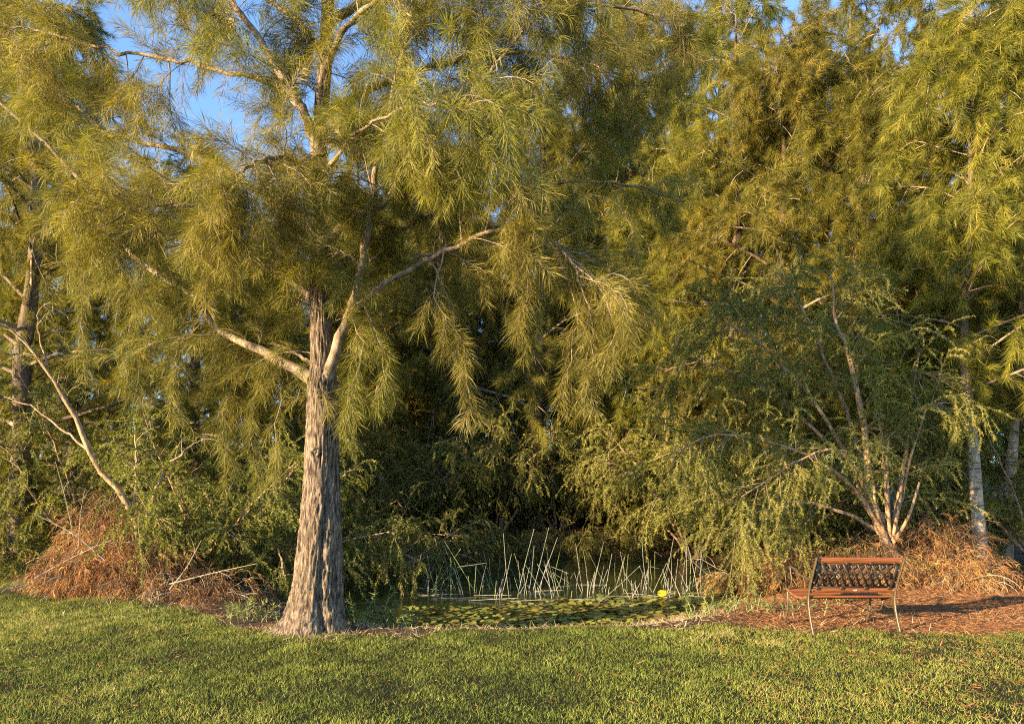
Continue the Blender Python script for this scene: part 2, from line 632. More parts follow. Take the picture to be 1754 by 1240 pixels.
soil = ramp(n, [(0.3, (0.035, 0.024, 0.015)), (0.55, (0.095, 0.062, 0.036)), (0.75, (0.17, 0.115, 0.065))])
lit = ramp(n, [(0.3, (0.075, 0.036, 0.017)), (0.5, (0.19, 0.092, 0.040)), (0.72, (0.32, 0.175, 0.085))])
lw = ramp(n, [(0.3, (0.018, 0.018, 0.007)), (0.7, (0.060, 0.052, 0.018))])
for r_ in (soil, lit, lw):
    l.new(nz.outputs['Fac'], r_.inputs['Fac'])
mx1 = n.new('ShaderNodeMix')
mx1.data_type = 'RGBA'
mx2 = n.new('ShaderNodeMix')
mx2.data_type = 'RGBA'
l.new(at_r.outputs['Fac'], mx1.inputs['Factor'])
l.new(soil.outputs['Color'], mx1.inputs['A'])
l.new(lit.outputs['Color'], mx1.inputs['B'])
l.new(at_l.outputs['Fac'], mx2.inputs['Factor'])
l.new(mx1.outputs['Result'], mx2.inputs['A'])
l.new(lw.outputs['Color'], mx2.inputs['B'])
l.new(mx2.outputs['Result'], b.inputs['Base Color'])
b.inputs['Roughness'].default_value = 0.95
b.inputs['Specular IOR Level'].default_value = 0.1
bp = n.new('ShaderNodeBump')
bp.inputs['Strength'].default_value = 0.7
bp.inputs['Distance'].default_value = 0.05
l.new(nz.outputs['Fac'], bp.inputs['Height'])
l.new(bp.outputs['Normal'], b.inputs['Normal'])
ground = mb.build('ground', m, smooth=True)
tag(ground, kind='structure')


def litter_mask(x, y):
    px = W_PX / 2 + F_PX * x / np.maximum(y, 0.5)
    right = smooth(1160, 1400, px) * smooth(15.5, 12.5, y)
    left = smooth(420, 300, px) * smooth(16, 12, y) * 0.6
    root = np.exp(-(((x + 2.55) / 0.5) ** 2 + ((y - 7.95) / 0.28) ** 2))
    far = smooth(18.0, 19.0, y) * smooth(30, 22, y) * 0.2
    q = np.maximum(np.maximum(right, left), np.maximum(root * 1.3, far))
    return np.clip(q * (0.55 + 0.9 * fbm2(x, y, 1.3, 3, 21)), 0, 1)


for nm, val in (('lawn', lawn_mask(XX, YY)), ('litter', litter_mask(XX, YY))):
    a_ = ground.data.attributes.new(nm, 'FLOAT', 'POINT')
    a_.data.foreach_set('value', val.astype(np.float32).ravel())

# pond water
m, n, l, b = new_mat('dark_pond_water')
b.inputs['Base Color'].default_value = (0.030, 0.040, 0.012, 1)
b.inputs['Roughness'].default_value = 0.16
b.inputs['Specular IOR Level'].default_value = 0.3
b.inputs['IOR'].default_value = 1.33
tcg = n.new('ShaderNodeTexCoord')
mpw = n.new('ShaderNodeMapping')
mpw.inputs['Scale'].default_value = (1, 2.2, 1)
nzw = n.new('ShaderNodeTexNoise')
nzw.inputs['Scale'].default_value = 3.5
nzw.inputs['Detail'].default_value = 4
l.new(tcg.outputs['Object'], mpw.inputs['Vector'])
l.new(mpw.outputs['Vector'], nzw.inputs['Vector'])
bpw = n.new('ShaderNodeBump')
bpw.inputs['Strength'].default_value = 0.05
bpw.inputs['Distance'].default_value = 0.02
l.new(nzw.outputs['Fac'], bpw.inputs['Height'])
l.new(bpw.outputs['Normal'], b.inputs['Normal'])
mb = MB()
x0, y0 = pond.min(0) - 0.4
x1, y1 = pond.max(0) + 0.4
wx, wy = np.meshgrid(np.linspace(x0, x1, 40), np.linspace(y0, y1, 40))
ii = np.arange(1600).reshape(40, 40)
mb.add(np.stack([wx, wy, np.full_like(wx, WATER_Z + 0.004)], -1).reshape(-1, 3), np.stack([ii[:-1, :-1], ii[:-1, 1:], ii[1:, 1:], ii[1:, :-1]], -1).reshape(-1, 4))
tag(mb.build('pond_water', m), kind='structure')

# ------------------------------------------------------------------ the big she-oak
def make_trunk(path, radii, sides, rings, depth=0.016, flare=(), groove=None, freq=(13, 2.0), seed=0):
    """bark-ridged trunk; path in local coordinates"""
    pts = smooth_path(path, rings)
    rr = np.interp(np.linspace(0, 1, rings), np.linspace(0, 1, len(radii)), radii)
    th = np.linspace(0, 2 * math.pi, sides, endpoint=False)
    T, Rr = np.meshgrid(th, rr)
    Zl = np.repeat(pts[:, 2:3], sides, 1)
    q = np.stack([np.cos(T) * Rr * freq[0] * 1.0, np.sin(T) * Rr * freq[0], Zl * freq[1]], -1)
    n1 = vnoise(q * 1.0 + vnoise(q * 0.5, seed + 3)[..., None] * 1.2, seed)
    n2 = vnoise(q * np.array([2.3, 2.3, 2.6]), seed + 1)
    ridge = 1 - np.abs(2 * n1 - 1) * 1.3 - np.abs(2 * n2 - 1) * 0.7
    rad = Rr + ridge * depth * np.clip(Rr / 0.2, 0.25, 1.3) - depth * 0.2
    for ang, amp, hgt, k in flare:
        rad = rad + amp * np.exp(-np.maximum(Zl - pts[0, 2], 0) / hgt) * np.maximum(np.cos(T - ang), 0) ** k
    if groove:
        ang, amp, wid, ztop = groove
        dth = (T - ang + math.pi + 0.25 * np.sin(Zl * 2.1)) % (2 * math.pi) - math.pi
        rad = rad - amp * np.exp(-(dth / wid) ** 2) * smooth(ztop, ztop - 0.6, Zl) * Rr / 0.25
    v = np.stack([pts[:, None, 0] + np.cos(T) * rad, pts[:, None, 1] + np.sin(T) * rad, Zl], -1)
    b = MB()
    i = np.arange(rings - 1)[:, None] * sides
    j = np.arange(sides)[None]
    j2 = (j + 1) % sides
    b.add(v.reshape(-1, 3), np.stack([i + j, i + j2, i + sides + j2, i + sides + j], -1).reshape(-1, 4))
    return b, pts, rr


D0 = 8.05
base = P(540, 1079, D0)
hero = thing('she_oak_tree', (base[0], base[1], 0), 'big she-oak with thick fissured trunk and drooping needle sprays, in front of the pond', 'tree')
off = np.array([base[0], base[1], 0])


def HP(px, py, d):
    return P(px, py, d) - off


tpix = [(538, 1100, 46), (541, 1040, 42), (546, 980, 38), (549, 900, 33), (551, 820, 28.5), (552, 740, 26), (553, 670, 25), (552, 620, 19),
        (549, 540, 17), (546, 450, 15), (545, 360, 14), (546, 270, 13), (552, 170, 12), (560, 60, 11), (563, -60, 9.5), (570, -240, 7), (575, -420, 3)]
tb, tpts, trr = make_trunk([HP(a, b_, D0) for a, b_, c in tpix], [c * D0 / F_PX for a, b_, c in tpix], 120, 420, 0.025,
                           flare=((R(203), 0.55, 0.14, 9), (R(165), 0.18, 0.22, 6), (R(265), 0.16, 0.16, 9), (R(238), 0.13, 0.2, 10), (R(330), 0.12, 0.3, 6), (R(20), 0.12, 0.2, 6), (R(90), 0.15, 0.2, 5)),
                           groove=(R(304), 0.055, 0.14, 2.1), freq=(58, 4.0))
trunk = tb.build('trunk', M['bark'], hero, smooth=True)
# sawn-off branch knot
kb = MB()
kc = HP(547, 776, D0) + np.array([0, -0.185, 0])
a = np.linspace(0, 2 * math.pi, 20)
kb.tube(np.stack([kc[0] + np.cos(a) * 0.048, kc[1] + 0.01 * np.sin(a * 3), kc[2] + np.sin(a) * 0.04], -1), 0.02, 7, cap=False)
kb.add(np.concatenate([np.stack([kc[0] + np.cos(a[:-1]) * 0.045, np.full(19, kc[1] + 0.012), kc[2] + np.sin(a[:-1]) * 0.037], -1), [[kc[0], kc[1] + 0.004, kc[2]]]]),
       np.stack([np.arange(19), (np.arange(19) + 1) % 19, np.full(19, 19)], -1))
kb.build('knot', M['bark'], trunk, smooth=True)

LIMBS = [  # pixel x, pixel y, distance ; start / end radius in pixels ; secondaries, first fraction, secondary length
    ([(535, 650, 8.05), (440, 597, 8.3), (375, 565, 8.6), (335, 510, 8.8), (235, 445, 9.2), (190, 385, 9.4), (140, 312, 9.5), (60, 230, 9.6), (-60, 130, 9.7)], 8.5, 3, 36, 0.12, 1.0),
    ([(556, 655, 8.0), (590, 562, 7.9), (608, 510, 7.85), (625, 430, 7.8), (640, 340, 7.8), (652, 240, 7.7), (690, 100, 7.6), (720, -60, 7.6)], 11, 4, 20, 0.25, 0.9),
    ([(606, 532, 7.85), (660, 488, 7.7), (720, 452, 7.6), (790, 418, 7.5), (850, 393, 7.4), (930, 405, 7.3), (975, 445, 7.25), (1000, 490, 7.2)], 7, 2, 16, 0.3, 0.85),
    ([(548, 420, 8.0), (590, 383, 7.9), (650, 352, 7.75), (695, 293, 7.65), (740, 235, 7.6), (790, 178, 7.5), (825, 140, 7.5), (890, 60, 7.4), (930, -40, 7.4)], 9, 3, 24, 0.2, 0.95),
    ([(548, 270, 8.0), (520, 190, 7.9), (485, 140, 7.85), (450, 80, 7.8), (395, 0, 7.7), (340, -90, 7.6)], 11, 5, 9, 0.35, 0.9),
    ([(484, 146, 7.85), (370, 118, 7.9), (280, 100, 8.0), (200, 90, 8.1), (100, 62, 8.2), (0, 40, 8.3)], 5, 2, 11, 0.2, 0.85),
    ([(546, 400, 8.05), (450, 335, 8.4), (340, 268, 8.7), (190, 232, 9.0), (130, 180, 9.2), (40, 130, 9.4)], 8, 2, 18, 0.2, 0.9),
    ([(546, 490, 8.0), (480, 425, 7.7), (390, 360, 7.5), (300, 352, 7.4), (240, 360, 7.3), (180, 385, 7.2)], 5, 1.5, 14, 0.25, 0.8),
    ([(552, 200, 8.05), (640, 150, 8.3), (760, 110, 8.6), (880, 90, 8.9), (1000, 110, 9.1), (1070, 150, 9.2)], 8, 2, 20, 0.2, 1.0),
    ([(552, 480, 8.1), (640, 420, 8.4), (760, 360, 8.8), (900, 325, 9.2), (1040, 310, 9.5), (1170, 345, 9.7)], 8, 2, 13, 0.3, 0.9),
    ([(548, 340, 7.9), (520, 290, 7.3), (470, 270, 6.9), (420, 290, 6.6), (380, 330, 6.4)], 7, 2, 14, 0.25, 0.75),
    ([(552, 300, 7.95), (610, 230, 7.3), (680, 190, 6.9), (750, 180, 6.7), (820, 210, 6.6)], 4.5, 1.5, 14, 0.3, 0.8),
    ([(555, 120, 8.0), (600, 40, 7.6), (680, -20, 7.4), (800, -60, 7.2), (920, -60, 7.1)], 7, 2, 14, 0.2, 0.9),
    ([(558, 40, 8.05), (660, -10, 8.4), (800, -20, 8.7), (960, 0, 9.0), (1100, 20, 9.3), (1180, 60, 9.5)], 7, 2, 18, 0.3, 0.95),
    ([(558, 100, 8.1), (500, 30, 8.6), (420, -20, 9.0), (300, -50, 9.4), (180, -40, 9.7)], 7, 2, 14, 0.35, 0.9),
    ([(550, 560, 8.15), (520, 500, 8.8), (440, 450, 9.4), (330, 420, 9.9), (220, 430, 10.3)], 7, 2, 15, 0.25, 0.95),
    ([(552, 540, 8.15), (620, 480, 8.9), (720, 440, 9.5), (820, 430, 10.0)], 6, 2, 7, 0.3, 0.8),
    ([(548, 640, 8.1), (500, 600, 8.5), (450, 590, 8.8), (410, 620, 9.0), (395, 680, 9.1)], 4, 1.2, 8, 0.3, 0.55),
]
HANG = [  # long drooping sprays: pixel polylines, index of the limb that carries them
    (2, [(735, 445, 7.55), (765, 500, 7.5), (785, 570, 7.48), (800, 650, 7.45), (803, 700, 7.45)]),
    (2, [(760, 432, 7.5), (745, 500, 7.4), (770, 560, 7.35), (790, 590, 7.3)]),
    (2, [(990, 480, 7.2), (1012, 540, 7.15), (1015, 610, 7.1), (1000, 690, 7.1)]),
    (2, [(975, 445, 7.25), (1030, 500, 7.1), (1050, 570, 7.05), (1035, 640, 7.0)]),
    (2, [(940, 410, 7.3), (985, 520, 7.35), (980, 600, 7.35), (960, 680, 7.3)]),
    (2, [(1000, 490, 7.2), (1060, 470, 7.2), (1100, 500, 7.2), (1100, 560, 7.2)]),
    (2, [(860, 393, 7.4), (890, 440, 7.3), (905, 500, 7.25), (890, 570, 7.2)]),
    (1, [(612, 500, 7.85), (640, 560, 7.7), (655, 620, 7.6), (660, 680, 7.6)]),
    (1, [(600, 540, 7.9), (620, 600, 7.6), (600, 670, 7.55), (585, 740, 7.5)]),
    (0, [(500, 627, 9.15), (450, 660, 8.90), (430, 730, 8.80), (440, 820, 8.75)]),
    (0, [(430, 592, 9.10), (395, 660, 8.90), (385, 730, 8.85), (395, 800, 8.80)]),
    (0, [(470, 610, 9.10), (480, 680, 8.80), (475, 750, 8.70), (470, 800, 8.70)]),
    (0, [(350, 530, 8.95), (310, 590, 8.80), (300, 660, 8.75), (310, 720, 8.70)]),
    (0, [(250, 455, 8.80), (225, 540, 8.70), (215, 610, 8.70), (225, 680, 8.70)]),
    (0, [(200, 400, 8.70), (150, 480, 8.60), (140, 550, 8.60), (150, 610, 8.60)]),
    (9, [(1040, 310, 9.5), (1080, 380, 9.4), (1095, 450, 9.4), (1090, 520, 9.4)]),
    (9, [(900, 325, 9.2), (930, 400, 9.1), (930, 480, 9.1), (920, 540, 9.1)]),
]


def she_oak_sprays(limb, n_sec, t0, sec_L, n_tw, tw_L, lift=0.15, droop=0.42, r=rng):
    secs, tws = [], []
    for k in range(n_sec):
        t = t0 + (1 - t0) * ((k + r.random()) / n_sec) ** 0.85
        p, tan = at(limb, min(t, 0.999))
        d = tan * r.uniform(0.3, 0.8) + perp(tan, r) * 0.9 + np.array([0, 0, lift])
        s = grow(p, d, sec_L * r.uniform(0.6, 1.25) * (1.1 - 0.35 * t), 6, droop, 0.13, r)
        secs.append(s)
        for q in range(n_tw):
            pp, tt = at(s, min(0.999, 0.22 + 0.78 * (q + r.random()) / n_tw))
            tws.append(grow(pp, tt * 0.7 + perp(tt, r) * 0.65, tw_L * r.uniform(0.55, 1.3), 5, 0.5, 0.12, r))
        tws.append(s[3:])
    for q in range(6):
        pp, tt = at(limb, r.uniform(0.8, 0.999))
        tws.append(grow(pp, tt * 0.8 + perp(tt, r) * 0.5, tw_L * r.uniform(0.8, 1.4), 5, 0.6, 0.12, r))
    return secs, tws


for li, (path, r0, r1, n_sec, t0, sL) in enumerate(LIMBS):
    ppx = [HP(*q) for q in path]
    cl = smooth_path(ppx, 28)
    cl[1:-1] += rng.normal(0, 0.012, (26, 3))
    dm = np.mean([q[2] for q in path])
    lb = MB()
    col = 1 + 0.7 * np.exp(-np.arange(28) / 1.3)
    lb.tube(cl, np.linspace(r0 * 0.8, r1 * 0.8, 28) * col * dm / F_PX * rng.uniform(0.92, 1.08, 28), 10)
    limb = lb.build('limb', M['limb'], hero, smooth=True)
    secs, tws = she_oak_sprays(cl, int(n_sec * 1.15), t0, sL, 9, 0.42)
    for q in range(20):            # short tufts sprouting straight from the limb
        pp, tt = at(cl, rng.uniform(0.08, 0.75))
        tws.append(grow(pp, tt * 0.5 + perp(tt) + np.array([0, 0, 0.2]), rng.uniform(0.25, 0.5), 5, 0.6, 0.14))
    for hi, hp in HANG:
        if hi != li:
            continue
        hs = smooth_path([HP(*q) for q in hp], 12)
        hs[1:] += rng.normal(0, 0.02, (11, 3))
        secs.append(hs)
        for q in range(15):
            pp, tt = at(hs, min(0.999, 0.12 + 0.88 * (q + rng.random()) / 15))
            tws.append(grow(pp, tt * 0.9 + perp(tt) * 0.7, rng.uniform(0.18, 0.42), 5, 0.7, 0.1))
        tws.append(hs[4:])
    fb = MB()
    for s in secs:
        fb.tube(s, np.linspace(0.009, 0.003, len(s)), 4, mat=1, cap=False)
    for s in tws:
        fb.tube(s, np.linspace(0.0035, 0.0015, len(s)), 3, mat=1, cap=False)
    needle_coat(fb, tws, 240, 0.195, 0.0050, 1.1, 0.35)
    fb.build('foliage', [M['needle'], M['twig']], limb)

# foliage growing straight from the upper trunk
secs, tws = she_oak_sprays(tpts[int(len(tpts) * 0.42):], 46, 0.0, 0.75, 8, 0.42)
for q in range(30):
    pp, tt = at(tpts, rng.uniform(0.36, 0.56))
    dd = perp(tt)
    tws.append(grow(pp + dd * 0.12, dd + np.array([0, 0, 0.3]), rng.uniform(0.35, 0.6), 5, 0.8, 0.12))
fb = MB()
for s in secs:
    fb.tube(s, np.linspace(0.009, 0.003, len(s)), 4, mat=1, cap=False)
for s in tws:
    fb.tube(s, np.linspace(0.0035, 0.0015, len(s)), 3, mat=1, cap=False)
needle_coat(fb, tws, 240, 0.195, 0.0050, 1.1, 0.35)
fb.build('foliage', [M['needle'], M['twig']], trunk)

# ------------------------------------------------------------------ she-oaks around and behind the pond
def make_she_oak(name, H, z_low, reach, n_limb, seed, bark, r_base, per_m=185, nl=0.25, nw=0.0095, lean=0.3, n_sec=5, n_tw=6, main=10):
    """a she-oak at the origin; the tag is set per copy"""
    r = np.random.default_rng(seed)
    root = link(name, None)
    root.empty_display_size = 0.3
    k = 9
    path = np.zeros((k, 3))
    path[:, 2] = np.linspace(-0.25, H, k)
    path[1:, :2] = np.cumsum(r.normal(0, lean * 0.28, (k - 1, 2)), 0)
    rad = r_base * (1 - np.linspace(0, 1, k) ** 1.1 * 0.93)
    tb, pts, rr = make_trunk(path, rad, 28, 90, 0.008, flare=((r.random() * 6, r_base * 0.4, 0.25, 3), (r.random() * 6, r_base * 0.4, 0.25, 3)), freq=(18, 2.5), seed=seed)
    tb.build('trunk', bark, root, smooth=True)
    cb = MB()
    twigs = []
    for q in range(n_limb):
        f = (q + r.random() * 0.7) / n_limb
        z = z_low + (H * 0.985 - z_low) * f
        i = np.argmin(np.abs(pts[:, 2] - z))
        az = q * 2.4 + r.normal(0, 0.4)
        up = 0.45 + 0.7 * f
        L = reach * (1 - 0.72 * f ** 1.3) * r.uniform(0.7, 1.15)
        d = np.array([math.cos(az), math.sin(az), up])
        limb = grow(pts[i], d, L, 9, 0.28, 0.07, r)
        lr = max(0.012, rr[i] * 0.36)
        if q % max(1, n_limb // main) == 0:
            lb = MB()
            lb.tube(limb, np.linspace(lr, 0.008, len(limb)), 6)
            lb.build('limb', M['limb'] if bark is not M['dark'] else M['dark'], root, smooth=True)
        else:
            cb.tube(limb, np.linspace(lr, 0.007, len(limb)), 4, mat=1, cap=False)
        s, t = she_oak_sprays(limb, n_sec, 0.22, L * 0.42 + 0.35, n_tw, 0.62, 0.1, 0.6, r)
        for x in s:
            cb.tube(x, np.linspace(0.012, 0.004, len(x)), 3, mat=1, cap=False)
        twigs += t
    for q in range(60):
        i = np.argmin(np.abs(pts[:, 2] - r.uniform(z_low - 0.3, z_low + (H - z_low) * 0.6)))
        dd = unit(np.array([r.normal(), r.normal(), 0.3]))
        twigs.append(grow(pts[i] + dd * rr[i] * 0.7, dd + np.array([0, 0, 0.3]), r.uniform(0.4, 0.9), 5, 0.9, 0.12, r))
    needle_coat(cb, twigs, per_m, nl, nw, 0.95, 0.35, curved=False)
    cb.build('crown', [M['needle_far'], M['twig']], root)
    return root


def place(proto, px, d, label, group, rz, s=1.0, cat='tree', z=None, tilt=(0, 0)):
    x = (px - W_PX / 2) / F_PX * d
    o = proto if not proto.get('used') else copy_tree(proto)
    if 'used' in o:
        del o['used']
    proto['used'] = 1
    o.location = (x, d, gz(x, d) - 0.02 if z is None else z)
    o.rotation_euler = (tilt[0], tilt[1], rz)
    o.scale = (s, s, s)
    tag(o, label, cat, group)
    return o


oak_a = make_she_oak('she_oak_tree', 12.0, 2.6, 3.3, 30, 101, M['dark'], 0.23)
oak_b = make_she_oak('she_oak_tree', 16.0, 2.6, 3.6, 40, 102, M['dark'], 0.25)
oak_c = make_she_oak('she_oak_tree', 11.0, 3.3, 2.6, 36, 103, M['pale'], 0.125, lean=0.22)
oak_d = make_she_oak('she_oak_tree', 9.5, 0.9, 2.8, 30, 104, M['dark'], 0.13)
GO = 'she-oaks round the pond'
OAKS = [  # proto, px, distance, rotation, scale, label
    (oak_a, 45, 14.0, 0.3, 1.0, 'she-oak with straight brown trunk at the left edge, behind the rusty brush'),
    (oak_a, 330, 17.5, 1.1, 0.85, 'she-oak seen through the big tree, left of its trunk'),
    (oak_d, 120, 16.0, 5.0, 0.9, 'low bushy she-oak behind the rusty brush on the left'),
    (oak_d, 440, 18.0, 2.2, 0.85, 'low bushy she-oak directly left of the big trunk, across the gully'),
    (oak_b, 620, 25.0, 1.0, 0.9, 'tall she-oak far behind the big trunk'),
    (oak_d, 640, 22.5, 0.4, 1.0, 'bushy she-oak on the far bank just right of the big trunk'),
    (oak_a, 760, 24.5, 3.3, 1.1, 'she-oak on the far bank behind the left of the reeds'),
    (oak_c, 905, 23.5, 1.9, 1.0, 'slim pale she-oak on the far bank behind the tallest reeds'),
    (oak_a, 1000, 25.5, 0.2, 1.15, 'she-oak far behind the middle of the pond'),
    (oak_d, 860, 26.5, 4.4, 1.1, 'bushy she-oak deep in the shade behind the pond'),
    (oak_d, 1060, 23.0, 3.0, 1.0, 'bushy she-oak on the far bank behind the right of the reeds'),
    (oak_b, 1150, 27.0, 5.2, 0.95, 'tall she-oak far behind the right end of the pond'),
    (oak_b, 1265, 20.5, 2.7, 1.0, 'tall yellow-lit she-oak above the arching tea-tree'),
    (oak_a, 1400, 19.0, 5.9, 1.15, 'she-oak rising behind the arching tea-tree'),
    (oak_b, 1595, 16.5, 0.9, 0.95, 'dark straight she-oak left of the pale trunks on the right'),
    (oak_c, 1686, 13.1, 3.6, 1.0, 'she-oak with sunlit pale banded trunk right of the bench'),
    (oak_c, 1722, 15.2, 1.2, 1.1, 'pale thin-trunked she-oak just behind the sunlit pale trunk'),
    (oak_d, 1500, 21.0, 1.6, 1.05, 'low bushy she-oak deep behind the many-stemmed shrub'),
    (oak_a, 1850, 17.0, 4.2, 1.0, 'she-oak cut off by the right edge of the picture'),
    (oak_d, 1640, 20.0, 0.1, 1.0, 'low bushy she-oak in the shade behind the pale trunks'),
    (oak_b, 1740, 22.0, 3.1, 1.0, 'tall she-oak in the top right corner'),
    (oak_b, 1100, 23.5, 0.7, 1.1, 'tall she-oak closing the gap right of the big tree crown'),
    (oak_b, 1440, 22.5, 3.9, 1.1, 'tall she-oak at the top between the yellow-lit and the dark straight one'),
    (oak_d, 1285, 23.5, 1.9, 1.25, 'bushy she-oak behind the yellow-lit one'),
    (oak_d, 690, 26.5, 2.9, 1.25, 'bushy she-oak far behind, just right of the big trunk'),
    (oak_d, 540, 23.5, 4.9, 1.2, 'bushy she-oak far behind the big trunk'),
    (oak_b, 1040, 25.0, 2.2, 1.2, 'tall she-oak far behind, above the middle of the pond'),
    (oak_b, 1225, 25.5, 5.7, 1.2, 'tall she-oak far behind, left of the yellow-lit one'),
    (oak_d, 745, 29.0, 0.9, 1.35, 'bushy she-oak far back behind the left of the reeds'),
    (oak_d, 655, 30.0, 3.4, 1.35, 'bushy she-oak far back, close right of the big trunk'),
    (oak_a, 1165, 21.0, 2.1, 1.0, 'she-oak whose crown meets the big tree at the top middle'),
    (oak_a, 1330, 18.6, 4.7, 1.15, 'yellow-lit she-oak with crown at the top, left of the dark straight one'),
    (oak_a, 1480, 17.5, 2.9, 1.05, 'she-oak between the arching tea-tree and the dark straight trunk'),
    (oak_b, 60, 20.5, 1.7, 1.0, 'tall she-oak in the top left corner'),
    (oak_a, 925, 21.8, 5.1, 1.15, 'she-oak with high crown behind the right side of the big tree'),
]
for pr, px, d, rz, s, lab in OAKS:
    place(pr, px, d, lab, GO, rz, s)
for k in range(15):
    px = -60 + k * 130 + rng.normal(0, 20)
    place(oak_d, px, 27.5 + (k % 3) * 3.2 + rng.random() * 2, 'she-oak in the back row, mostly hidden behind nearer trees', 'back row of she-oaks', rng.random() * 6, rng.uniform(1.0, 1.35))

# ------------------------------------------------------------------ tea-tree shrubs
def make_shrub(name, stems, seed, n_sec=9, sec_L=1.0, n_tw=7, tw_L=0.42, per_m=90, ll=0.05, lw=0.019, droop=0.5, t0=0.3, bark=None, leaf_mat=None):
    """stems: list of (polyline local, r0, r1)"""
    r = np.random.default_rng(seed)
    root = link(name, None)
    root.empty_display_size = 0.2
    fb = MB()
    tws = []
    for pl, r0, r1 in stems:
        cl = smooth_path(pl, 16)
        cl[1:] += r.normal(0, 0.012, (15, 3))
        sb = MB()
        sb.tube(cl, np.linspace(r0, r1, 16), 8)
        sb.build('stem', bark or M['stem'], root, smooth=True)
        L = np.linalg.norm(np.diff(cl, axis=0), axis=1).sum()
        ns = max(3, int(n_sec * L / 2.5))
        for k in range(ns):
            p, tan = at(cl, min(0.999, t0 + (1 - t0) * (k + r.random()) / ns))
            s = grow(p, tan * 0.7 + perp(tan, r) * 0.8 + np.array([0, 0, 0.1]), sec_L * r.uniform(0.6, 1.25), 6, droop, 0.12, r)
            fb.tube(s, np.linspace(0.008, 0.003, len(s)), 3, mat=1, cap=False)
            for q in range(n_tw):
                pp, tt = at(s, min(0.999, 0.15 + 0.85 * (q + r.random()) / n_tw))
                tw = grow(pp, tt * 0.8 + perp(tt, r) * 0.7, tw_L * r.uniform(0.5, 1.3), 4, 0.6, 0.12, r)
                fb.tube(tw, np.linspace(0.003, 0.0015, len(tw)), 3, mat=1, cap=False)
                tws.append(tw)
            tws.append(s[2:])
    leaf_coat(fb, tws, per_m, ll, lw)
    fb.build('foliage', [leaf_mat or M['leaf'], M['twig']], root)
    return root


def local(px_list, o):
    return [P(*q) - o for q in px_list]


# the many-stemmed tea-tree behind the bench
o = P(1522, 1000, 12.0)
o[2] = gz(o[0], o[1])
tea = make_shrub('tea_tree_shrub', [
    (local([(1530, 1000, 12.0), (1521, 940, 11.95), (1500, 890, 11.9), (1490, 820, 11.9), (1475, 700, 11.8), (1450, 600, 11.7), (1432, 540, 11.7), (1425, 470, 11.6)], o), 0.10, 0.012),
    (local([(1530, 1000, 12.0), (1530, 930, 12.0), (1535, 880, 12.1), (1548, 800, 12.3), (1560, 700, 12.5), (1575, 600, 12.7)], o), 0.08, 0.012),
    (local([(1524, 925, 12.0), (1518, 870, 11.8), (1515, 800, 11.6), (1510, 730, 11.3)], o), 0.035, 0.01),
    (local([(1514, 915, 12.0), (1480, 860, 11.7), (1420, 800, 11.3), (1330, 760, 10.9), (1230, 745, 10.7), (1150, 775, 10.5)], o), 0.05, 0.01),
    (local([(1512, 915, 12.0), (1450, 880, 11.9), (1380, 860, 11.7), (1310, 870, 11.5), (1255, 920, 11.4)], o), 0.04, 0.01),
    (local([(1514, 905, 12.0), (1470, 830, 12.4), (1400, 740, 12.8), (1300, 660, 13.2), (1200, 620, 13.5), (1130, 640, 13.7)], o), 0.05, 0.01),
    (local([(1500, 880, 12.0), (1440, 760, 12.0), (1370, 660, 12.0), (1290, 580, 12.0), (1210, 540, 12.0)], o), 0.045, 0.01),
    (local([(1495, 860, 12.0), (1460, 740, 12.6), (1420, 630, 13.0), (1380, 540, 13.4), (1330, 470, 13.6)], o), 0.045, 0.01),
    (local([(1518, 905, 12.0), (1480, 830, 11.6), (1430, 770, 11.0), (1350, 800, 10.6), (1270, 850, 10.4)], o), 0.035, 0.008),
    (local([(1540, 870, 12.1), (1560, 780, 11.9), (1590, 700, 11.7), (1620, 690, 11.6)], o), 0.03, 0.008),
], 201, n_sec=17, sec_L=1.0, n_tw=10, per_m=170, ll=0.045, lw=0.014, t0=0.4, droop=0.38, leaf_mat=M['fern_leaf'])
tea.location = o
for stub in ([(1519, 925, 11.95), (1500, 870, 11.7), (1497, 830, 11.6)], [(1524, 920, 11.95), (1521, 860, 11.75), (1519, 800, 11.7), (1522, 750, 11.7)],
             [(1528, 925, 11.95), (1541, 860, 11.8), (1546, 800, 11.75)], [(1530, 930, 11.95), (1556, 885, 11.7), (1575, 825, 11.6)]):
    b_ = MB()
    b_.tube(smooth_path(local(stub, o), 9), np.linspace(0.034, 0.020, 9), 7)
    b_.build('stem', M['stem'], tea, smooth=True)
tag(tea, 'many-stemmed tea-tree with arching leafy branches, growing behind the bench', 'shrub', 'tea-tree shrubs')


def simple_stems(n, spread, H, seed, arch=0.6):
    r = np.random.default_rng(seed)
    out = []
    for k in range(n):
        az = k / n * 6.283 + r.normal(0, 0.3)
        d = np.array([math.cos(az) * spread, math.sin(az) * spread, 1.0])
        g = grow(np.array([math.cos(az) * 0.06, math.sin(az) * 0.06, -0.1]), d, H * r.uniform(0.75, 1.15), 7, arch, 0.08, r)
        out.append((g, 0.035, 0.008))
    return out


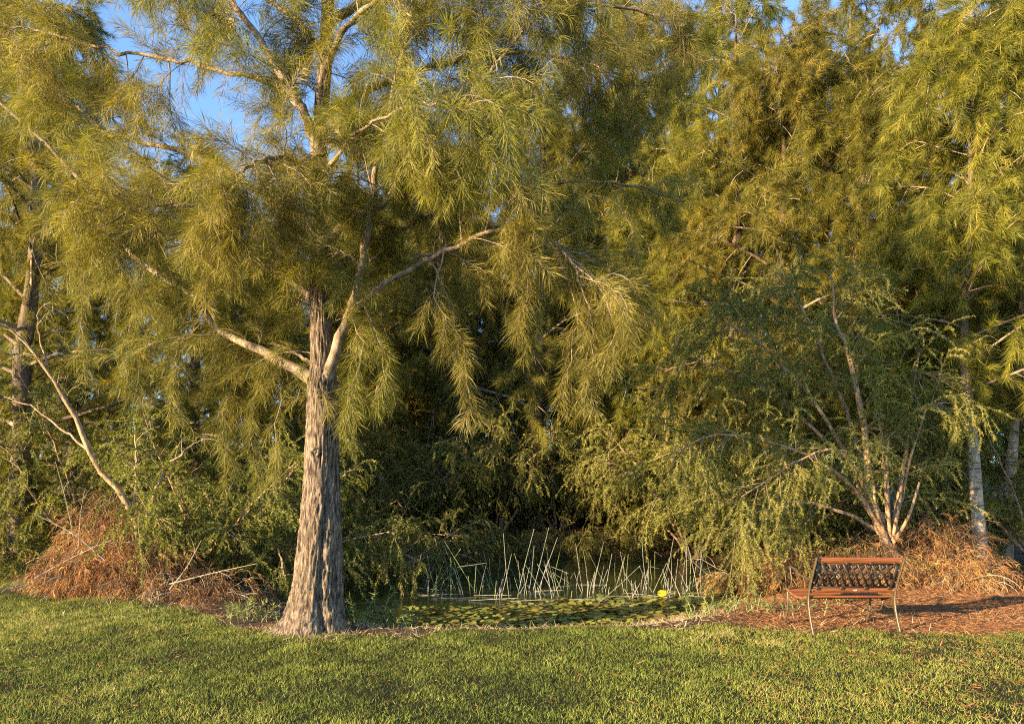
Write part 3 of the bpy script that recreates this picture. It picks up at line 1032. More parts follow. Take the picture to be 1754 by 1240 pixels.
bush_a = make_shrub('tea_tree_shrub', simple_stems(11, 0.55, 4.0, 5, 0.35), 202, n_sec=14, sec_L=0.9, n_tw=7, per_m=120, ll=0.06, lw=0.021, t0=0.24)
bush_b = make_shrub('tea_tree_shrub', simple_stems(11, 0.95, 3.2, 6, 0.5), 203, n_sec=14, sec_L=0.85, n_tw=7, per_m=120, ll=0.06, lw=0.021, t0=0.1)
BUSH = [
    (bush_a, 360, 12.6, 0.4, 0.85, 'leafy tea-tree hanging over the shaded gully left of the big trunk'),
    (bush_a, 170, 14.6, 2.0, 1.0, 'leafy tea-tree behind the rusty brush on the left'),
    (bush_b, 655, 15.2, 1.0, 0.95, 'dim drooping shrub at the water edge right of the big trunk'),
    (bush_b, 470, 13.2, 3.0, 0.8, 'shaded shrub behind the foot of the big trunk'),
    (bush_a, 720, 20.6, 4.0, 1.05, 'shrub overhanging the left end of the far bank'),
    (bush_a, 850, 20.8, 5.0, 1.0, 'shrub in deep shade on the far bank behind the left reeds'),
    (bush_a, 955, 21.4, 0.9, 1.05, 'shrub on the far bank behind the middle reeds'),
    (bush_a, 1090, 20.2, 2.5, 1.05, 'sunlit shrub drooping over the right of the far bank'),
    (bush_a, 1190, 19.0, 3.7, 1.1, 'shrub at the right end of the far bank'),
    (bush_a, 1330, 16.5, 5.5, 1.1, 'shrub between the pond and the many-stemmed tea-tree'),
    (bush_b, 1600, 16.6, 1.4, 1.0, 'shaded shrub behind the rusty brush right of the bench'),
    (bush_a, 1790, 14.2, 0.7, 0.9, 'shrub at the right edge of the picture'),
    (bush_b, -90, 14.0, 0.2, 0.9, 'yellow-lit shrub at the left edge of the picture'),
    (bush_b, 560, 19.5, 0.8, 1.1, 'shrub on the bank hidden behind the big trunk'),
    (bush_b, 690, 24.5, 1.8, 1.25, 'shrub filling the gap deep behind the left of the pond'),
    (bush_b, 800, 25.0, 3.8, 1.3, 'shrub filling the gap deep behind the tallest reeds'),
    (bush_b, 985, 24.8, 0.3, 1.3, 'shrub filling the gap deep behind the middle of the pond'),
    (bush_b, 1120, 25.0, 5.3, 1.3, 'shrub filling the gap deep behind the right of the pond'),
    (bush_b, 5, 12.9, 2.9, 0.42, 'low leafy shrub at the left edge beside the rusty brush'),
    (bush_b, 760, 19.6, 1.2, 0.45, 'low shrub on the far waterline behind the left reeds'),
    (bush_b, 870, 19.8, 2.6, 0.42, 'low shrub on the far waterline behind the tallest reeds'),
    (bush_b, 980, 19.7, 4.1, 0.48, 'low shrub on the far waterline behind the middle reeds'),
    (bush_b, 1075, 19.6, 5.4, 0.45, 'low shrub on the far waterline behind the right reeds'),
    (bush_b, 1270, 22.5, 2.3, 1.3, 'shrub deep behind the arching tea-tree'),
]
for pr, px, d, rz, s, lab in BUSH:
    place(pr, px, d, lab, 'tea-tree shrubs', rz, s, 'shrub')

# leaning bare-stemmed shrub on the left
o = P(238, 960, 11.0)
o[2] = gz(o[0], o[1])
lean = make_shrub('leaning_shrub', [
    (local([(240, 970, 11.0), (236, 905, 11.0), (205, 845, 10.9), (160, 790, 10.8), (140, 735, 10.75), (105, 670, 10.7), (75, 625, 10.6), (40, 585, 10.5), (10, 555, 10.4)], o), 0.066, 0.012),
    (local([(236, 920, 11.0), (230, 860, 11.0), (234, 800, 11.0), (231, 745, 11.0)], o), 0.03, 0.012),
    (local([(150, 770, 10.8), (110, 740, 10.9), (60, 700, 11.0), (10, 680, 11.1)], o), 0.022, 0.008),
    (local([(85, 640, 10.65), (70, 590, 10.6), (62, 540, 10.6)], o), 0.02, 0.007),
    (local([(245, 930, 11.0), (275, 820, 11.2), (310, 780, 11.3), (345, 745, 11.4)], o), 0.035, 0.01),
], 205, n_sec=5, sec_L=0.6, n_tw=3, per_m=26, t0=0.5)
lean.location = o
tag(lean, 'half-bare shrub with a long tan stem leaning left out of rusty brush', 'shrub')

# thin saplings crowding the far bank
def make_sapling(seed):
    r = np.random.default_rng(seed)
    root = link('sapling', None)
    path = grow((0, 0, -0.2), (r.normal(0, 0.06), r.normal(0, 0.06), 1), 5.5, 8, -0.05, 0.035, r)
    b_ = MB()
    b_.tube(path, np.linspace(0.032, 0.008, len(path)), 6)
    b_.build('stem', M['dark'], root, smooth=True)
    f_ = MB()
    tw = []
    for k in range(16):
        p, t = at(path, r.uniform(0.4, 0.999))
        g = grow(p, t * 0.6 + perp(t, r), r.uniform(0.4, 0.9), 4, 0.3, 0.12, r)
        f_.tube(g, np.linspace(0.006, 0.002, len(g)), 3, mat=1, cap=False)
        tw.append(g)
    needle_coat(f_, tw, 70, 0.2, 0.011, 0.8, 0.4, curved=False)
    f_.build('foliage', [M['needle_far'], M['twig']], root)
    return root


saps = [make_sapling(300 + k) for k in range(3)]
for k in range(26):
    px = 690 + k * 19 + rng.normal(0, 9)
    place(saps[k % 3], px, 21.2 + rng.random() * 3.5, 'thin dark sapling in the thicket on the far bank of the pond', 'thin saplings on the far bank', rng.random() * 6, rng.uniform(0.85, 1.25), 'sapling', tilt=(rng.normal(0, 0.05), rng.normal(0, 0.07)))

# ------------------------------------------------------------------ dead rusty brush
def make_brush(name, lumps, seed, label, n_twig=420, sticks=18, per_m=48, nl=0.14, nw=0.009):
    """lumps: (centre, radius x, y, z) half domes of dry tangled needles, with bleached sticks poking out"""
    r = np.random.default_rng(seed)
    root = link(name, None)
    c0 = np.array(lumps[0][0])
    root.location = c0
    tb = MB()
    tws = []
    vol = [l[1] * l[3] for l in lumps]
    tn = []
    for (c, ax, ay, az), vq in zip(lumps, vol):
        for k in range(int(n_twig * vq / sum(vol))):
            u = r.normal(size=3)
            u /= np.linalg.norm(u)
            u[2] = abs(u[2])
            q = u * r.uniform(0.45, 1.0) * np.array([ax, ay, az]) + np.array(c) - c0
            q[2] = max(q[2], 0.05)
            d = u * np.array([1, 1, 0.3]) + r.normal(size=3) * 0.7
            tws.append(grow(q, d, r.uniform(0.2, 0.55), 4, 1.0, 0.25, r))
            tn.append(np.clip(0.48 + 1.3 * (vnoise(q * 2.1 + 40, seed) - 0.5) + r.normal(0, 0.14), 0, 1))
    for t in tws:
        tb.tube(t, np.linspace(0.003, 0.0015, len(t)), 3, mat=1, cap=False)
    needle_coat(tb, tws, per_m, nl, nw, 0.9, 0.8, curved=True, base_tint=tn)
    tb.build('dead_needles', [M['rust'], M['straw']], root)
    for k in range(sticks):
        c, ax, ay, az = lumps[r.integers(len(lumps))]
        u = unit(r.normal(size=3) * np.array([1, 1, 0.5]) + np.array([0, -0.5, 0.35]))
        q = np.array(c) - c0 + u * np.array([ax, ay, az]) * 0.5
        q[2] = max(q[2], 0.1)
        g = grow(q, u, r.uniform(0.5, 1.3), 7, 0.5, 0.16, r)
        sb = MB()
        sb.tube(g, np.linspace(r.uniform(0.005, 0.011), 0.003, len(g)), 5)
        for j in range(2):
            p, t = at(g, r.uniform(0.3, 0.85))
            sb.tube(grow(p, t + perp(t, r) * 0.8, r.uniform(0.15, 0.4), 4, 0.3, 0.15, r), np.linspace(0.005, 0.002, 5), 4)
        sb.build('stick', M['stick'], root)
    tag(root, label, 'dead brush', 'heaps of dead rusty brush')
    return root


def lump(px, py, d, ax, ay, az):
    x = (px - W_PX / 2) / F_PX * d
    return ((x, d, gz(x, d)), ax, ay, az)


make_brush('dead_brush', [lump(200, 0, 11.2, 0.95, 0.9, 1.7), lump(110, 0, 11.3, 0.7, 0.7, 0.45), lump(260, 0, 10.8, 0.65, 0.7, 1.0), lump(150, 0, 10.8, 0.8, 0.6, 0.8)], 401,
           'rust-brown heap of dead brush at the foot of the leaning stem on the left', 1900, 46)
make_brush('dead_brush', [lump(1600, 0, 12.3, 1.15, 0.9, 1.25), lump(1500, 0, 11.8, 0.9, 0.7, 0.85), lump(1650, 0, 11.4, 0.7, 0.6, 0.6)], 402,
           'tall rust-brown heap of dead brush right of the bench, below the pale trunk', 1500, 30)
make_brush('dead_brush', [lump(1380, 0, 12.0, 1.0, 0.8, 0.8), lump(1290, 0, 12.6, 0.8, 0.7, 0.5)], 403,
           'low rust-brown heap of dead brush between the pond and the bench', 850, 22)
make_brush('dead_brush', [lump(350, 0, 10.2, 0.85, 0.5, 0.45), lump(280, 0, 10.4, 0.6, 0.5, 0.35)], 404,
           'low brown tangle of dry brush in the shaded gully left of the big trunk', 220, 20)

# ------------------------------------------------------------------ bench
bench_x, bench_y = 3.40, 7.80
bench = thing('park_bench', (bench_x, bench_y, gz(bench_x, bench_y) - 0.016), 'cast-iron park bench with red-brown wood slats and lattice back, seen from behind', 'bench', rz=R(9))
bench.rotation_euler[1] = R(1.2)
BL = 1.10


def side_frame(x):
    b_ = MB()
    ax = (1, 0, 0)

    def bar(pts, r_, n=18, fl=0.62):
        q = smooth_path([(x, y, z) for y, z in pts], n)
        b_.tube(q, r_, 8, flat=(ax, fl))
    bar([(-0.075, 0.0), (-0.03, 0.12), (0.02, 0.28), (0.035, 0.42), (0.01, 0.55), (-0.05, 0.72), (-0.115, 0.90)], 0.021)   # back leg and upright
    bar([(0.545, 0.0), (0.50, 0.10), (0.465, 0.22), (0.455, 0.33), (0.47, 0.42)], 0.019)                                   # front leg
    bar([(0.03, 0.435), (0.09, 0.395), (0.20, 0.375), (0.32, 0.385), (0.43, 0.425), (0.515, 0.465), (0.545, 0.455), (0.535, 0.43)], 0.019, 26)   # seat rail with scroll
    bar([(-0.02, 0.635), (0.10, 0.635), (0.22, 0.665), (0.33, 0.715), (0.41, 0.735), (0.435, 0.715), (0.415, 0.695)], 0.014, 26)  # arm
    bar([(0.42, 0.72), (0.405, 0.65), (0.38, 0.59), (0.40, 0.52), (0.455, 0.44)], 0.011)                                   # arm support
    bar([(0.47, 0.205), (0.40, 0.235), (0.33, 0.225), (0.27, 0.245), (0.24, 0.31), (0.255, 0.375)], 0.011)                 # brace under the seat
    bar([(0.015, 0.27), (0.07, 0.30), (0.14, 0.29), (0.21, 0.31), (0.25, 0.30)], 0.010)
    b_.box((x, -0.078, 0.006), (0.035, 0.05, 0.012))
    b_.box((x, 0.548, 0.006), (0.035, 0.05, 0.012))
    return b_


for x in (0.0, BL):
    side_frame(x).build('side_frame', M['iron'], bench, smooth=True)


def bevel_box(c, s, rot=None):
    """slat with softened long edges: an octagonal prism along x"""
    b_ = MB()
    hx, hy, hz = s[0] / 2, s[1] / 2, s[2] / 2
    e = 0.006
    prof = [(-hy + e, -hz), (hy - e, -hz), (hy, -hz + e), (hy, hz - e), (hy - e, hz), (-hy + e, hz), (-hy, hz - e), (-hy, -hz + e)]
    v = np.array([(sx * hx, y, z) for sx in (-1, 1) for y, z in prof])
    if rot is not None:
        v = v @ np.asarray(rot).T
    v = v + np.asarray(c)
    b_.add(v, [[k, (k + 1) % 8, 8 + (k + 1) % 8, 8 + k] for k in range(8)])
    b_.add(v, [list(range(8))[::-1], list(range(8, 16))])
    return b_


def rotx(a_):
    c, s = math.cos(a_), math.sin(a_)
    return np.array([[1, 0, 0], [0, c, -s], [0, s, c]])


for y, z, an in ((0.085, 0.418, -0.30), (0.18, 0.398, -0.06), (0.275, 0.400, 0.10), (0.37, 0.420, 0.24), (0.462, 0.450, 0.34)):
    bevel_box((BL / 2, y, z), (BL + 0.02, 0.082, 0.022), rotx(an)).build('seat_slat', M['wood'], bench)
lean_a = math.atan2(0.105, 0.32)      # the back leans towards the camera


def back_pt(u, w=0.0):
    """u: height on the back plane"""
    t = (u - 0.50) / 0.40
    return np.array([0.028 - 0.125 * t - w * math.cos(lean_a), 0.50 + 0.40 * t])


for u, hgt, nm in ((0.862, 0.072, 'top_rail'), (0.505, 0.055, 'back_slat')):
    y, z = back_pt(u)
    bevel_box((BL / 2, y, z), (BL - 0.03, 0.024, hgt), rotx(lean_a)).build(nm, M['wood'], bench)
# lattice panel
u0, u1, xa, xb = 0.545, 0.815, 0.055, BL - 0.055
pf = MB()
for u in (u0, u1):
    y, z = back_pt(u)
    pf.box((BL / 2, y, z), (xb - xa + 0.03, 0.016, 0.020), rotx(lean_a))
for x in (xa, xb):
    y, z = back_pt((u0 + u1) / 2)
    pf.box((x, y, z), (0.055, 0.015, u1 - u0 + 0.10), rotx(lean_a))
panel = pf.build('lattice_panel', M['lattice'], bench)
nb = 11
run = 0.19


def clip_bar(xs, sgn):
    """a diagonal bar from (xs,u0) to (xs+sgn*run,u1), clipped to the panel"""
    xe = xs + sgn * run
    ta, tb_ = 0.0, 1.0
    for lim, low in ((xa + 0.02, True), (xb - 0.02, False)):
        f0, f1 = xs - lim, xe - lim
        if not low:
            f0, f1 = -f0, -f1
        if f0 < 0 and f1 < 0:
            return None
        if f0 < 0:
            ta = max(ta, f0 / (f0 - f1))
        if f1 < 0:
            tb_ = min(tb_, f0 / (f0 - f1))
    return None if tb_ - ta < 0.08 else (ta, tb_)


for sgn in (1, -1):
    for k in range(-3, nb + 4):
        xs = xa + (k + 0.5) * (xb - xa) / nb
        cb_ = clip_bar(xs, sgn)
        if not cb_:
            continue
        pts = []
        for t in cb_:
            y, z = back_pt(u0 + (u1 - u0) * t, -0.005 * sgn)
            pts.append((xs + sgn * run * t, y, z))
        pts = np.array(pts)
        bb = MB()
        ln = unit(pts[1] - pts[0])
        nrm = np.array([0, -math.cos(lean_a), -math.sin(lean_a)])
        wd = unit(np.cross(ln, nrm))
        rot = np.stack([ln, wd, nrm], 1)
        bb.box(pts.mean(0), (np.linalg.norm(pts[1] - pts[0]), 0.021 if sgn > 0 else 0.024, 0.007), rot)
        bb.build('lattice_bar', M['lattice'], panel)
for x in np.linspace(xa + 0.04, xb - 0.04, 4):
    for u in (u0 - 0.012, u1 + 0.012):
        y, z = back_pt(u, 0.013)
        tb_ = MB()
        tb_.tube([(x, y, z), (x, y - 0.012, z)], [0.024, 0.018], 8)
        tb_.build('rosette', M['lattice'], panel)
for x in (0.0, BL):
    for u in (0.86, 0.505, 0.60, 0.75):
        y, z = back_pt(u, 0.02)
        tb_ = MB()
        tb_.tube([(x + (0.03 if x == 0 else -0.03), y + 0.01, z), (x + (0.03 if x == 0 else -0.03), y - 0.006, z)], [0.009, 0.007], 6)
        tb_.build('bolt', M['bolt'], bench)
y, z = back_pt(0.507, 0.014)
pb = MB()
for dx, wdt in ((-0.012, 0.020), (0.012, 0.022)):
    pb.box((BL * 0.525 + dx, y, z), (wdt, 0.004, 0.014), rotx(lean_a))
pb.build('plate', M['white'], bench)
for xa_, xb_ in ((0.62, 0.98), (0.98, 0.62)):
    tb_ = MB()
    tb_.tube([(xa_, 0.24, 0.36), (xb_, 0.24, 0.20)], 0.006, 6)
    tb_.build('tie_rod', M['lattice'], bench)

# ------------------------------------------------------------------ reeds
def zm(zx, zy):
    return 600 + zx * 0.3706, 860 + zy * 0.3706


STALKS = [((195, 390), (80, 240)), ((295, 400), (275, 240)), ((345, 390), (430, 190)), ((375, 410), (510, 215)), ((400, 400), (398, 310)), ((510, 390), (432, 200)),
          ((585, 430), (430, 172)), ((380, 412), (545, 282)), ((555, 432), (545, 340)), ((650, 400), (575, 290)), ((640, 385), (600, 265)), ((641, 400), (643, 262)), ((475, 400), (515, 330)),
          ((735, 440), (708, 145)), ((697, 440), (745, 240)), ((775, 435), (850, 122)), ((825, 415), (850, 200)), ((845, 405), (918, 115)), ((870, 405), (958, 163)), ((790, 405), (775, 268)),
          ((940, 430), (865, 285)), ((880, 420), (915, 270)), ((945, 410), (915, 265)), ((950, 405), (982, 310)), ((805, 430), (828, 300)), ((668, 440), (675, 362)), ((985, 400), (993, 322)),
          ((1075, 410), (1042, 190)), ((1045, 400), (1060, 300)), ((1120, 420), (1172, 182)), ((1125, 405), (1130, 320)), ((1180, 415), (1210, 237)), ((1165, 405), (1190, 310)), ((1145, 465), (1340, 293)), ((1105, 430), (1128, 330)),
          ((1345, 405), (1355, 325)), ((1370, 375), (1348, 165)), ((1377, 365), (1377, 270)), ((1445, 395), (1497, 150)), ((1480, 405), (1483, 230)), ((1500, 430), (1515, 260)), ((1465, 425), (1470, 350)),
          ((1553, 430), (1553, 178)), ((1580, 405), (1615, 200)), ((1635, 445), (1622, 160)), ((1610, 440), (1560, 200)), ((1660, 340), (1562, 255)), ((1600, 400), (1645, 180))]
CL = [(-1, 680, 'green-tinged criss-crossing reeds at the left end of the pond'), (680, 1010, 'tallest clump of pale reeds in the middle of the pond'),
      (1010, 1343, 'pale reeds right of the tallest clump, one leaning far right'), (1343, 1530, 'upright pale reeds near the right end of the pond'),
      (1530, 1800, 'crossing pale reeds below the arching tea-tree at the right bank')]


def wpt(zx, zy, z=WATER_Z):
    px, py = zm(zx, zy)
    x, y = G(px, py, z)
    return np.array([x, y, z])


for lo, hi, lab in CL:
    st = [s for s in STALKS if lo <= s[0][0] < hi]
    c = np.mean([wpt(*s[0]) for s in st], 0)
    rd = thing('reed_clump', c, lab, 'reeds', 'clumps of reeds in the pond')
    green = lo < 0
    for (bx, by), (tx, ty) in st:
        p0 = wpt(bx, by)
        px, py = zm(tx, ty)
        p1 = P(px, py, p0[1] + rng.normal(0, 0.15))
        q = np.array([p0 - (p1 - p0) * 0.12, p0 * 0.6 + p1 * 0.4 + rng.normal(0, 0.012, 3), p1]) - c
        b_ = MB()
        b_.tube(smooth_path(q, 7), np.linspace(0.0060, 0.0036, 7), 5)
        b_.build('stalk', M['reed_green'] if green else M['reed'], rd)
    lo_, hi_ = max(lo, 230), min(hi, 1700)
    for k in range(int((hi_ - lo_) / 24)):          # short broken stalks
        p0 = wpt(rng.uniform(lo_, hi_), rng.uniform(385, 450))
        L = abs(rng.normal(0, 0.16)) + 0.12
        d = unit(np.array([rng.normal(0, 0.35), rng.normal(0, 0.3), 1]))
        b_ = MB()
        b_.tube([p0 - c - d * 0.1, p0 - c + d * L], [0.007, 0.005], 5)
        b_.build('stalk', M['reed_green'] if green and k % 2 else M['reed'], rd)
    for k in range(int((hi_ - lo_) / 24)):          # more thin stalks, some snapped over
        p0 = wpt(rng.uniform(lo_, hi_), rng.uniform(350, 445))
        L = rng.uniform(0.3, 0.85)
        d = unit(np.array([rng.normal(0, 0.36), rng.normal(0, 0.25), 1]))
        q = [p0 - c - d * 0.1, p0 - c + d * L * 0.5, p0 - c + d * L + rng.normal(0, 0.02, 3)]
        if rng.random() < 0.3:
            q.append(q[-1] + np.array([rng.normal(0, 0.2), rng.normal(0, 0.15), -rng.uniform(0.05, 0.25)]))
        b_ = MB()
        b_.tube(np.array(q), np.linspace(0.0055, 0.003, len(q)), 5)
        b_.build('stalk', M['reed_green'] if k % 2 else M['reed'], rd)
    for k in range(int((hi_ - lo_) / 60)):          # fallen stalks lying on the water
        p0 = wpt(rng.uniform(lo_, hi_), rng.uniform(375, 470))
        an = rng.normal(0, 0.6) + (math.pi if rng.random() < 0.5 else 0)
        L = rng.uniform(0.35, 0.95)
        d = np.array([math.cos(an), math.sin(an) * 0.8, rng.uniform(-0.01, 0.10)])
        b_ = MB()
        b_.tube([p0 - c + (0, 0, 0.012), p0 - c + d * L * 0.5 + (0, 0, 0.015), p0 - c + d * L + (0, 0, 0.012)], [0.005, 0.005, 0.003], 5)
        b_.build('fallen_stalk', M['reed'], rd)

# ------------------------------------------------------------------ water lilies
def pad_mesh(name, mat, seed):
    r = np.random.default_rng(seed)
    k = 13
    a = np.linspace(0.22, 2 * math.pi - 0.22, k)
    rad = 1 + r.normal(0, 0.05, k)
    v = [(0, 0, 0.02)] + [(math.cos(t) * q, math.sin(t) * q, 0.035 * max(0, r.normal(0, 1))) for t, q in zip(a, rad)]
    b_ = MB()
    b_.add(v, [[0, i, i + 1] for i in range(1, k)])
    return b_.mesh(name, mat)


M['pad_olive'] = plain_mat('olive_lily_pad', (0.29, 0.25, 0.040), 0.45, 0.5, 5)
M['pad_green'] = plain_mat('green_lily_pad', (0.21, 0.25, 0.045), 0.4, 0.4, 5)
M['pad_brown'] = plain_mat('browning_lily_pad', (0.19, 0.13, 0.030), 0.5, 0.5, 5)
M['pad_yellow'] = plain_mat('yellow_lily_pad', (0.50, 0.40, 0.03), 0.45, 0.25, 5)
pads = [pad_mesh('lily_pad', M[k], i) for i, k in enumerate(('pad_olive', 'pad_olive', 'pad_green', 'pad_brown', 'pad_olive', 'pad_green'))]
LIL = [(690, 860, 1040, 1079, 'olive water lily patch at the left of the near bank'), (860, 1010, 1026, 1079, 'olive-brown water lily patch in front of the tallest reeds'),
       (1010, 1130, 1022, 1078, 'dense water lily patch left of the bright yellow pads'), (1130, 1270, 1012, 1064, 'green water lily patch around the bright yellow pads')]
taken = []
for xa_, xb_, ya_, yb_, lab in LIL:
    cx, cy_ = G((xa_ + xb_) / 2, (ya_ + yb_) / 2, WATER_Z)
    li = thing('water_lily', (cx, cy_, WATER_Z), lab, 'water lily', 'water lilies on the pond')
    cnt = 0
    for tries in range(4000):
        px = rng.uniform(xa_, xb_)
        dd = rng.uniform(*sorted((G(0, ya_, WATER_Z)[1], G(0, yb_, WATER_Z)[1])))
        x = (px - W_PX / 2) / F_PX * dd
        rr_ = 0.03 + 0.075 * rng.random() ** 1.5
        if pond_sd(np.array([x]), np.array([dd]))[0] > -0.02 or any((x - t[0]) ** 2 + (dd - t[1]) ** 2 < ((rr_ + t[2]) * 0.92) ** 2 for t in taken):
            continue
        taken.append((x, dd, rr_))
        o_ = link('lily_pad', pads[rng.integers(len(pads))], li)
        o_.location = (x - cx, dd - cy_, 0.008 + rng.random() * 0.012)
        o_.rotation_euler = (rng.normal(0, 0.12), rng.normal(0, 0.12), rng.random() * 6.28)
        o_.scale = (rr_, rr_, rr_)
        cnt += 1
        if cnt >= 240:
            break
for k, (zx, zy, rr_, rx) in enumerate(((1440, 436, 0.085, 0.9), (1515, 465, 0.085, 0.25), (1562, 462, 0.06, 0.7), (1635, 470, 0.07, 0.2), (1395, 460, 0.09, 0.3), (1480, 490, 0.10, 0.15), (1550, 480, 0.08, 0.2))):
    p = wpt(zx, zy + 6)
    o_ = link('lily_pad', pad_mesh('lily_pad', M['pad_yellow'] if k < 4 else M['pad_green'], 50 + k), li)
    o_.location = (p[0] - cx, p[1] - cy_, rr_ * math.sin(rx) + 0.02)
    o_.rotation_euler = (rx, rng.normal(0, 0.1), rng.random() * 6)
    o_.scale = (rr_,) * 3
    if k < 4:
        o_['label'] = 'bright yellow lily pad'

# ------------------------------------------------------------------ leafy weeds
def weed(px, py, d, H, n_stem, spread, label, ll=0.075, lw=0.016, zoff=0.0):
    x = (px - W_PX / 2) / F_PX * d
    o_ = thing('leafy_weed', (x, d, gz(x, d) + zoff), label, 'weed', 'leafy weeds on the pond bank')
    fb = MB()
    for k in range(n_stem):
        p = np.array([rng.normal(0, spread), rng.normal(0, spread * 0.7), -0.03])
        g = grow(p, (rng.normal(0, 0.35), rng.normal(0, 0.3), 1), H * rng.uniform(0.55, 1.1), 6, 0.25, 0.10)
        b_ = MB()
        b_.tube(g, np.linspace(0.005, 0.002, len(g)), 5)
        b_.build('stem', M['reed_green'], o_)
        pp, tt, ids = samples([g], 62, t0=0.25)
        n_ = len(pp)
        dd = unit(tt * 0.6 + unit(np.cross(tt, rng.normal(size=(n_, 3)))))
        fb.leaves(pp, dd, ll * rng.uniform(0.6, 1.25, n_), lw * rng.uniform(0.8, 1.3, n_), 0, np.clip(rng.normal(0.55, 0.2, n_), 0, 1))
    fb.build('leaf_mass', M['weed'], o_)['kind'] = 'stuff'


weed(615, 1060, 8.5, 0.42, 15, 0.16, 'leafy weed close to the right side of the big trunk')
weed(665, 1060, 8.7, 0.55, 15, 0.14, 'tall leafy weed at the water edge, second right of the big trunk')
weed(690, 1075, 8.9, 0.36, 10, 0.12, 'leafy weed at the left end of the lily pads')
weed(455, 1060, 8.6, 0.36, 18, 0.22, 'leafy weed close to the left side of the big trunk')
weed(410, 1065, 8.9, 0.25, 10, 0.18, 'low leafy weed further left of the big trunk')
weed(1250, 1045, 9.6, 0.30, 14, 0.22, 'leafy weed at the right end of the lily pads')
weed(1195, 1060, 9.2, 0.24, 12, 0.20, 'low leafy weed below the yellow lily pads')
weed(1320, 1045, 9.2, 0.28, 16, 0.22, 'leafy weed just left of the bench')
weed(1420, 1030, 10.0, 0.24, 12, 0.25, 'leafy weed seen under the bench seat')
weed(305, 1055, 8.8, 0.15, 14, 0.3, 'low weed patch on the lawn left of the big tree', 0.045, 0.02)
weed(230, 1050, 9.0, 0.12, 14, 0.3, 'low weed patch on the lawn in front of the gully', 0.045, 0.02)
weed(120, 1000, 11.6, 0.28, 12, 0.25, 'weed at the foot of the rusty brush on the left', 0.06, 0.02)
weed(30, 985, 12.4, 0.30, 12, 0.3, 'weed at the left edge where lawn meets brush', 0.06, 0.02)
weed(470, 1085, 7.95, 0.10, 4, 0.03, 'small bright seedling beside the spreading root', 0.05, 0.02)
weed(1745, 985, 12.6, 0.35, 9, 0.12, 'wispy weed at the right edge beside the pale trunk', 0.05, 0.014)

# dry stalks at the left
for px0, py0, px1, py1, d, lab in ((130, 940, 95, 790, 10.6, 'tall dry cane standing in the rusty brush on the left'), (135, 935, 145, 840, 10.55, 'shorter dry cane beside the tall one in the left brush'),
                                   (290, 1010, 345, 925, 9.8, 'pale bent stick rising from the gully'), (180, 960, 60, 880, 10.3, 'long pale stick leaning left over the brush'),
                                   (60, 990, 190, 925, 10.4, 'pale stick crossing the left brush low down'), (290, 1000, 440, 965, 9.6, 'long thin stick lying across the gully')):
    p0, p1 = P(px0, py0, d), P(px1, py1, d - 0.1)
    o_ = MB()
    q = smooth_path([p0 - p0, (p1 - p0) * 0.5 + rng.normal(0, 0.04, 3), p1 - p0], 9)
    o_.tube(q, np.linspace(0.010, 0.004, 9), 6)
    for j in range(2):
        pp, tt = at(q, rng.uniform(0.5, 0.9))
        o_.tube(grow(pp, tt + perp(tt) * 0.6, 0.25, 4, 0.2, 0.1), np.linspace(0.005, 0.002, 5), 4)
    s_ = o_.build('dry_stick', M['stick'])
    s_.location = p0
    tag(s_, lab, 'stick', 'dry sticks on the left bank')

# ------------------------------------------------------------------ grass and litter
def scatter(n, x0, x1, y0, y1):
    return rng.uniform(x0, x1, n), rng.uniform(y0, y1, n)


gbm = MB()
x, y = scatter(1500000, -11, 11, 3.4, 14.0)
keep = np.abs(x) < 0.80 * y + 0.7
x, y = x[keep], y[keep]
dens = np.clip(1.15 - (y - 5) * 0.06, 0.35, 1) * lawn_mask(x, y)
bare = smooth(0.42, 0.62, fbm2(x, y, 1.1, 3, 33)) * smooth(1.0, 4.5, x) * 0.55
keep = rng.random(len(x)) < dens * 0.85 * (1 - bare) * (0.55 + 0.45 * smooth(0.3, 0.55, fbm2(x, y, 6.0, 2, 61)))
x, y = x[keep], y[keep]
n_ = len(x)
patch = fbm2(x, y, 0.9, 4, 40)
patch2 = fbm2(x, y, 4.0, 2, 44)
d = unit(np.stack([rng.normal(0, 0.55, n_), rng.normal(0, 0.55, n_), np.full(n_, 1.0)], -1))
h = (0.019 + 0.022 * patch2) * rng.uniform(0.6, 1.5, n_) * (0.8 + 0.5 * patch)
tint = np.clip(0.36 + 1.2 * (patch - 0.5) + 0.6 * (patch2 - 0.5) + 0.22 * smooth(0, 4, x) + rng.normal(0, 0.19, n_), 0, 1)
gbm.blades(np.stack([x, y, ground_z(x, y) - 0.003], -1), d, h, 0.0052 * rng.uniform(0.7, 1.3, n_), 0.3, 0, tint, curved=False)
tag(gbm.build('lawn_grass', M['grass']), 'short sunlit lawn grass in front of the pond', 'grass', kind='stuff')
n_lawn = n_

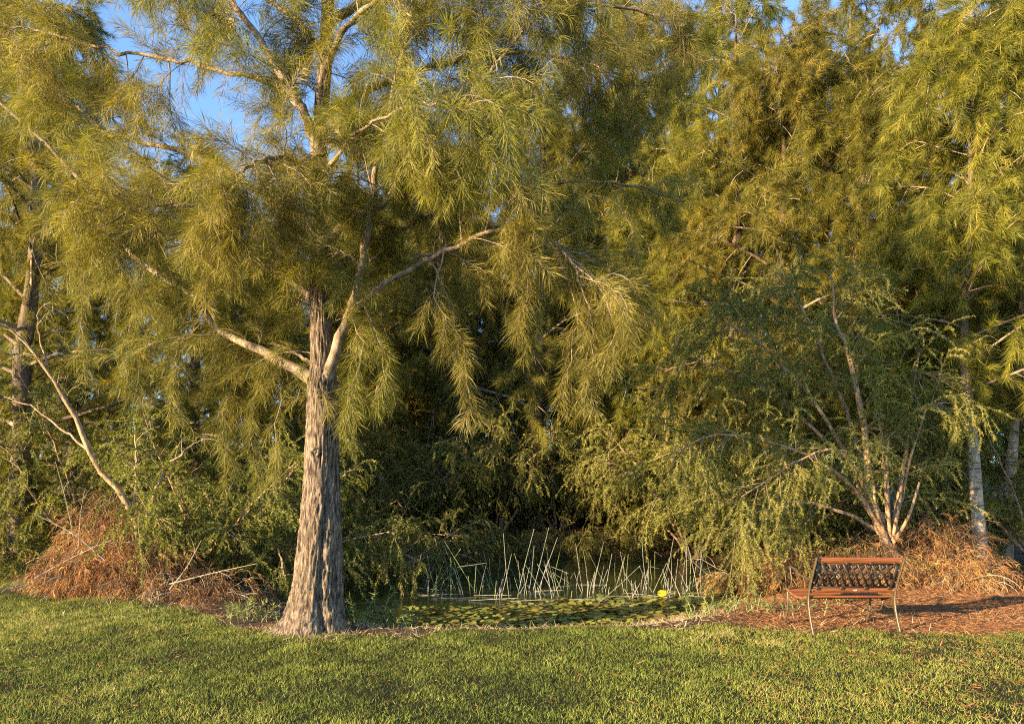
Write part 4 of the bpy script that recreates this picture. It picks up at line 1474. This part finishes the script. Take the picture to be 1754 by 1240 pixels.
# rough dry fringe along the lawn edge and the banks
fr = MB()
x, y = scatter(420000, -10, 8, 7.0, 14.5)
s = pond_sd(x, y)
lm = lawn_mask(x, y)
w = np.exp(-((lm - 0.35) / 0.30) ** 2) * 0.5 + smooth(0.9, 0.1, s) * smooth(-0.12, 0.02, s) * smooth(12, 10, y) * 0.7
w = w * smooth(0.35, 0.6, fbm2(x, y, 1.9, 3, 50)) + (np.abs(s) < 0.12) * 0.06
rt = np.hypot((x - base[0]) / 1.1, y - base[1])
w = w * (1 - 0.75 * smooth(1.5, 4.0, x))
w = w + np.exp(-((rt - 0.52) / 0.13) ** 2) * 0.55 * (fbm2(x, y, 5.0, 2, 71) > 0.42)
keep = (rng.random(len(x)) < w * 0.8) & (s > -0.1)
x, y = x[keep], y[keep]
n_ = len(x)
d = unit(np.stack([rng.normal(0, 0.9, n_), rng.normal(0, 0.9, n_), np.full(n_, 0.8)], -1))
fr.blades(np.stack([x, y, ground_z(x, y)], -1), d, rng.uniform(0.03, 0.14, n_), 0.007, 0.8, 0, np.clip(rng.normal(0.5, 0.22, n_), 0, 1), curved=False)
tag(fr.build('bank_grass', M['straw']), 'dry straw-coloured grass along the pond bank', 'grass', kind='stuff')

lt = MB()
x, y = scatter(420000, -10, 10, 4.5, 15.0)
w = np.maximum(litter_mask(x, y) * (1 - lawn_mask(x, y) * 0.8), 0.012) * (pond_sd(x, y) > 0.1)
keep = rng.random(len(x)) < w * 0.75
x, y = x[keep], y[keep]
n_ = len(x)
d = unit(np.stack([rng.normal(0, 1, n_), rng.normal(0, 1, n_), rng.uniform(0.0, 0.35, n_)], -1))
lt.blades(np.stack([x, y, ground_z(x, y) + 0.004], -1), d, rng.uniform(0.03, 0.11, n_), rng.uniform(0.004, 0.010, n_), 0.15, 0, np.clip(rng.normal(0.55, 0.22, n_), 0, 1), curved=False)
tag(lt.build('leaf_litter', M['litter']), 'rusty fallen needles and leaf litter under the trees', 'leaf litter', kind='stuff')

for o_ in bpy.data.objects:
    if 'used' in o_:
        del o_['used']
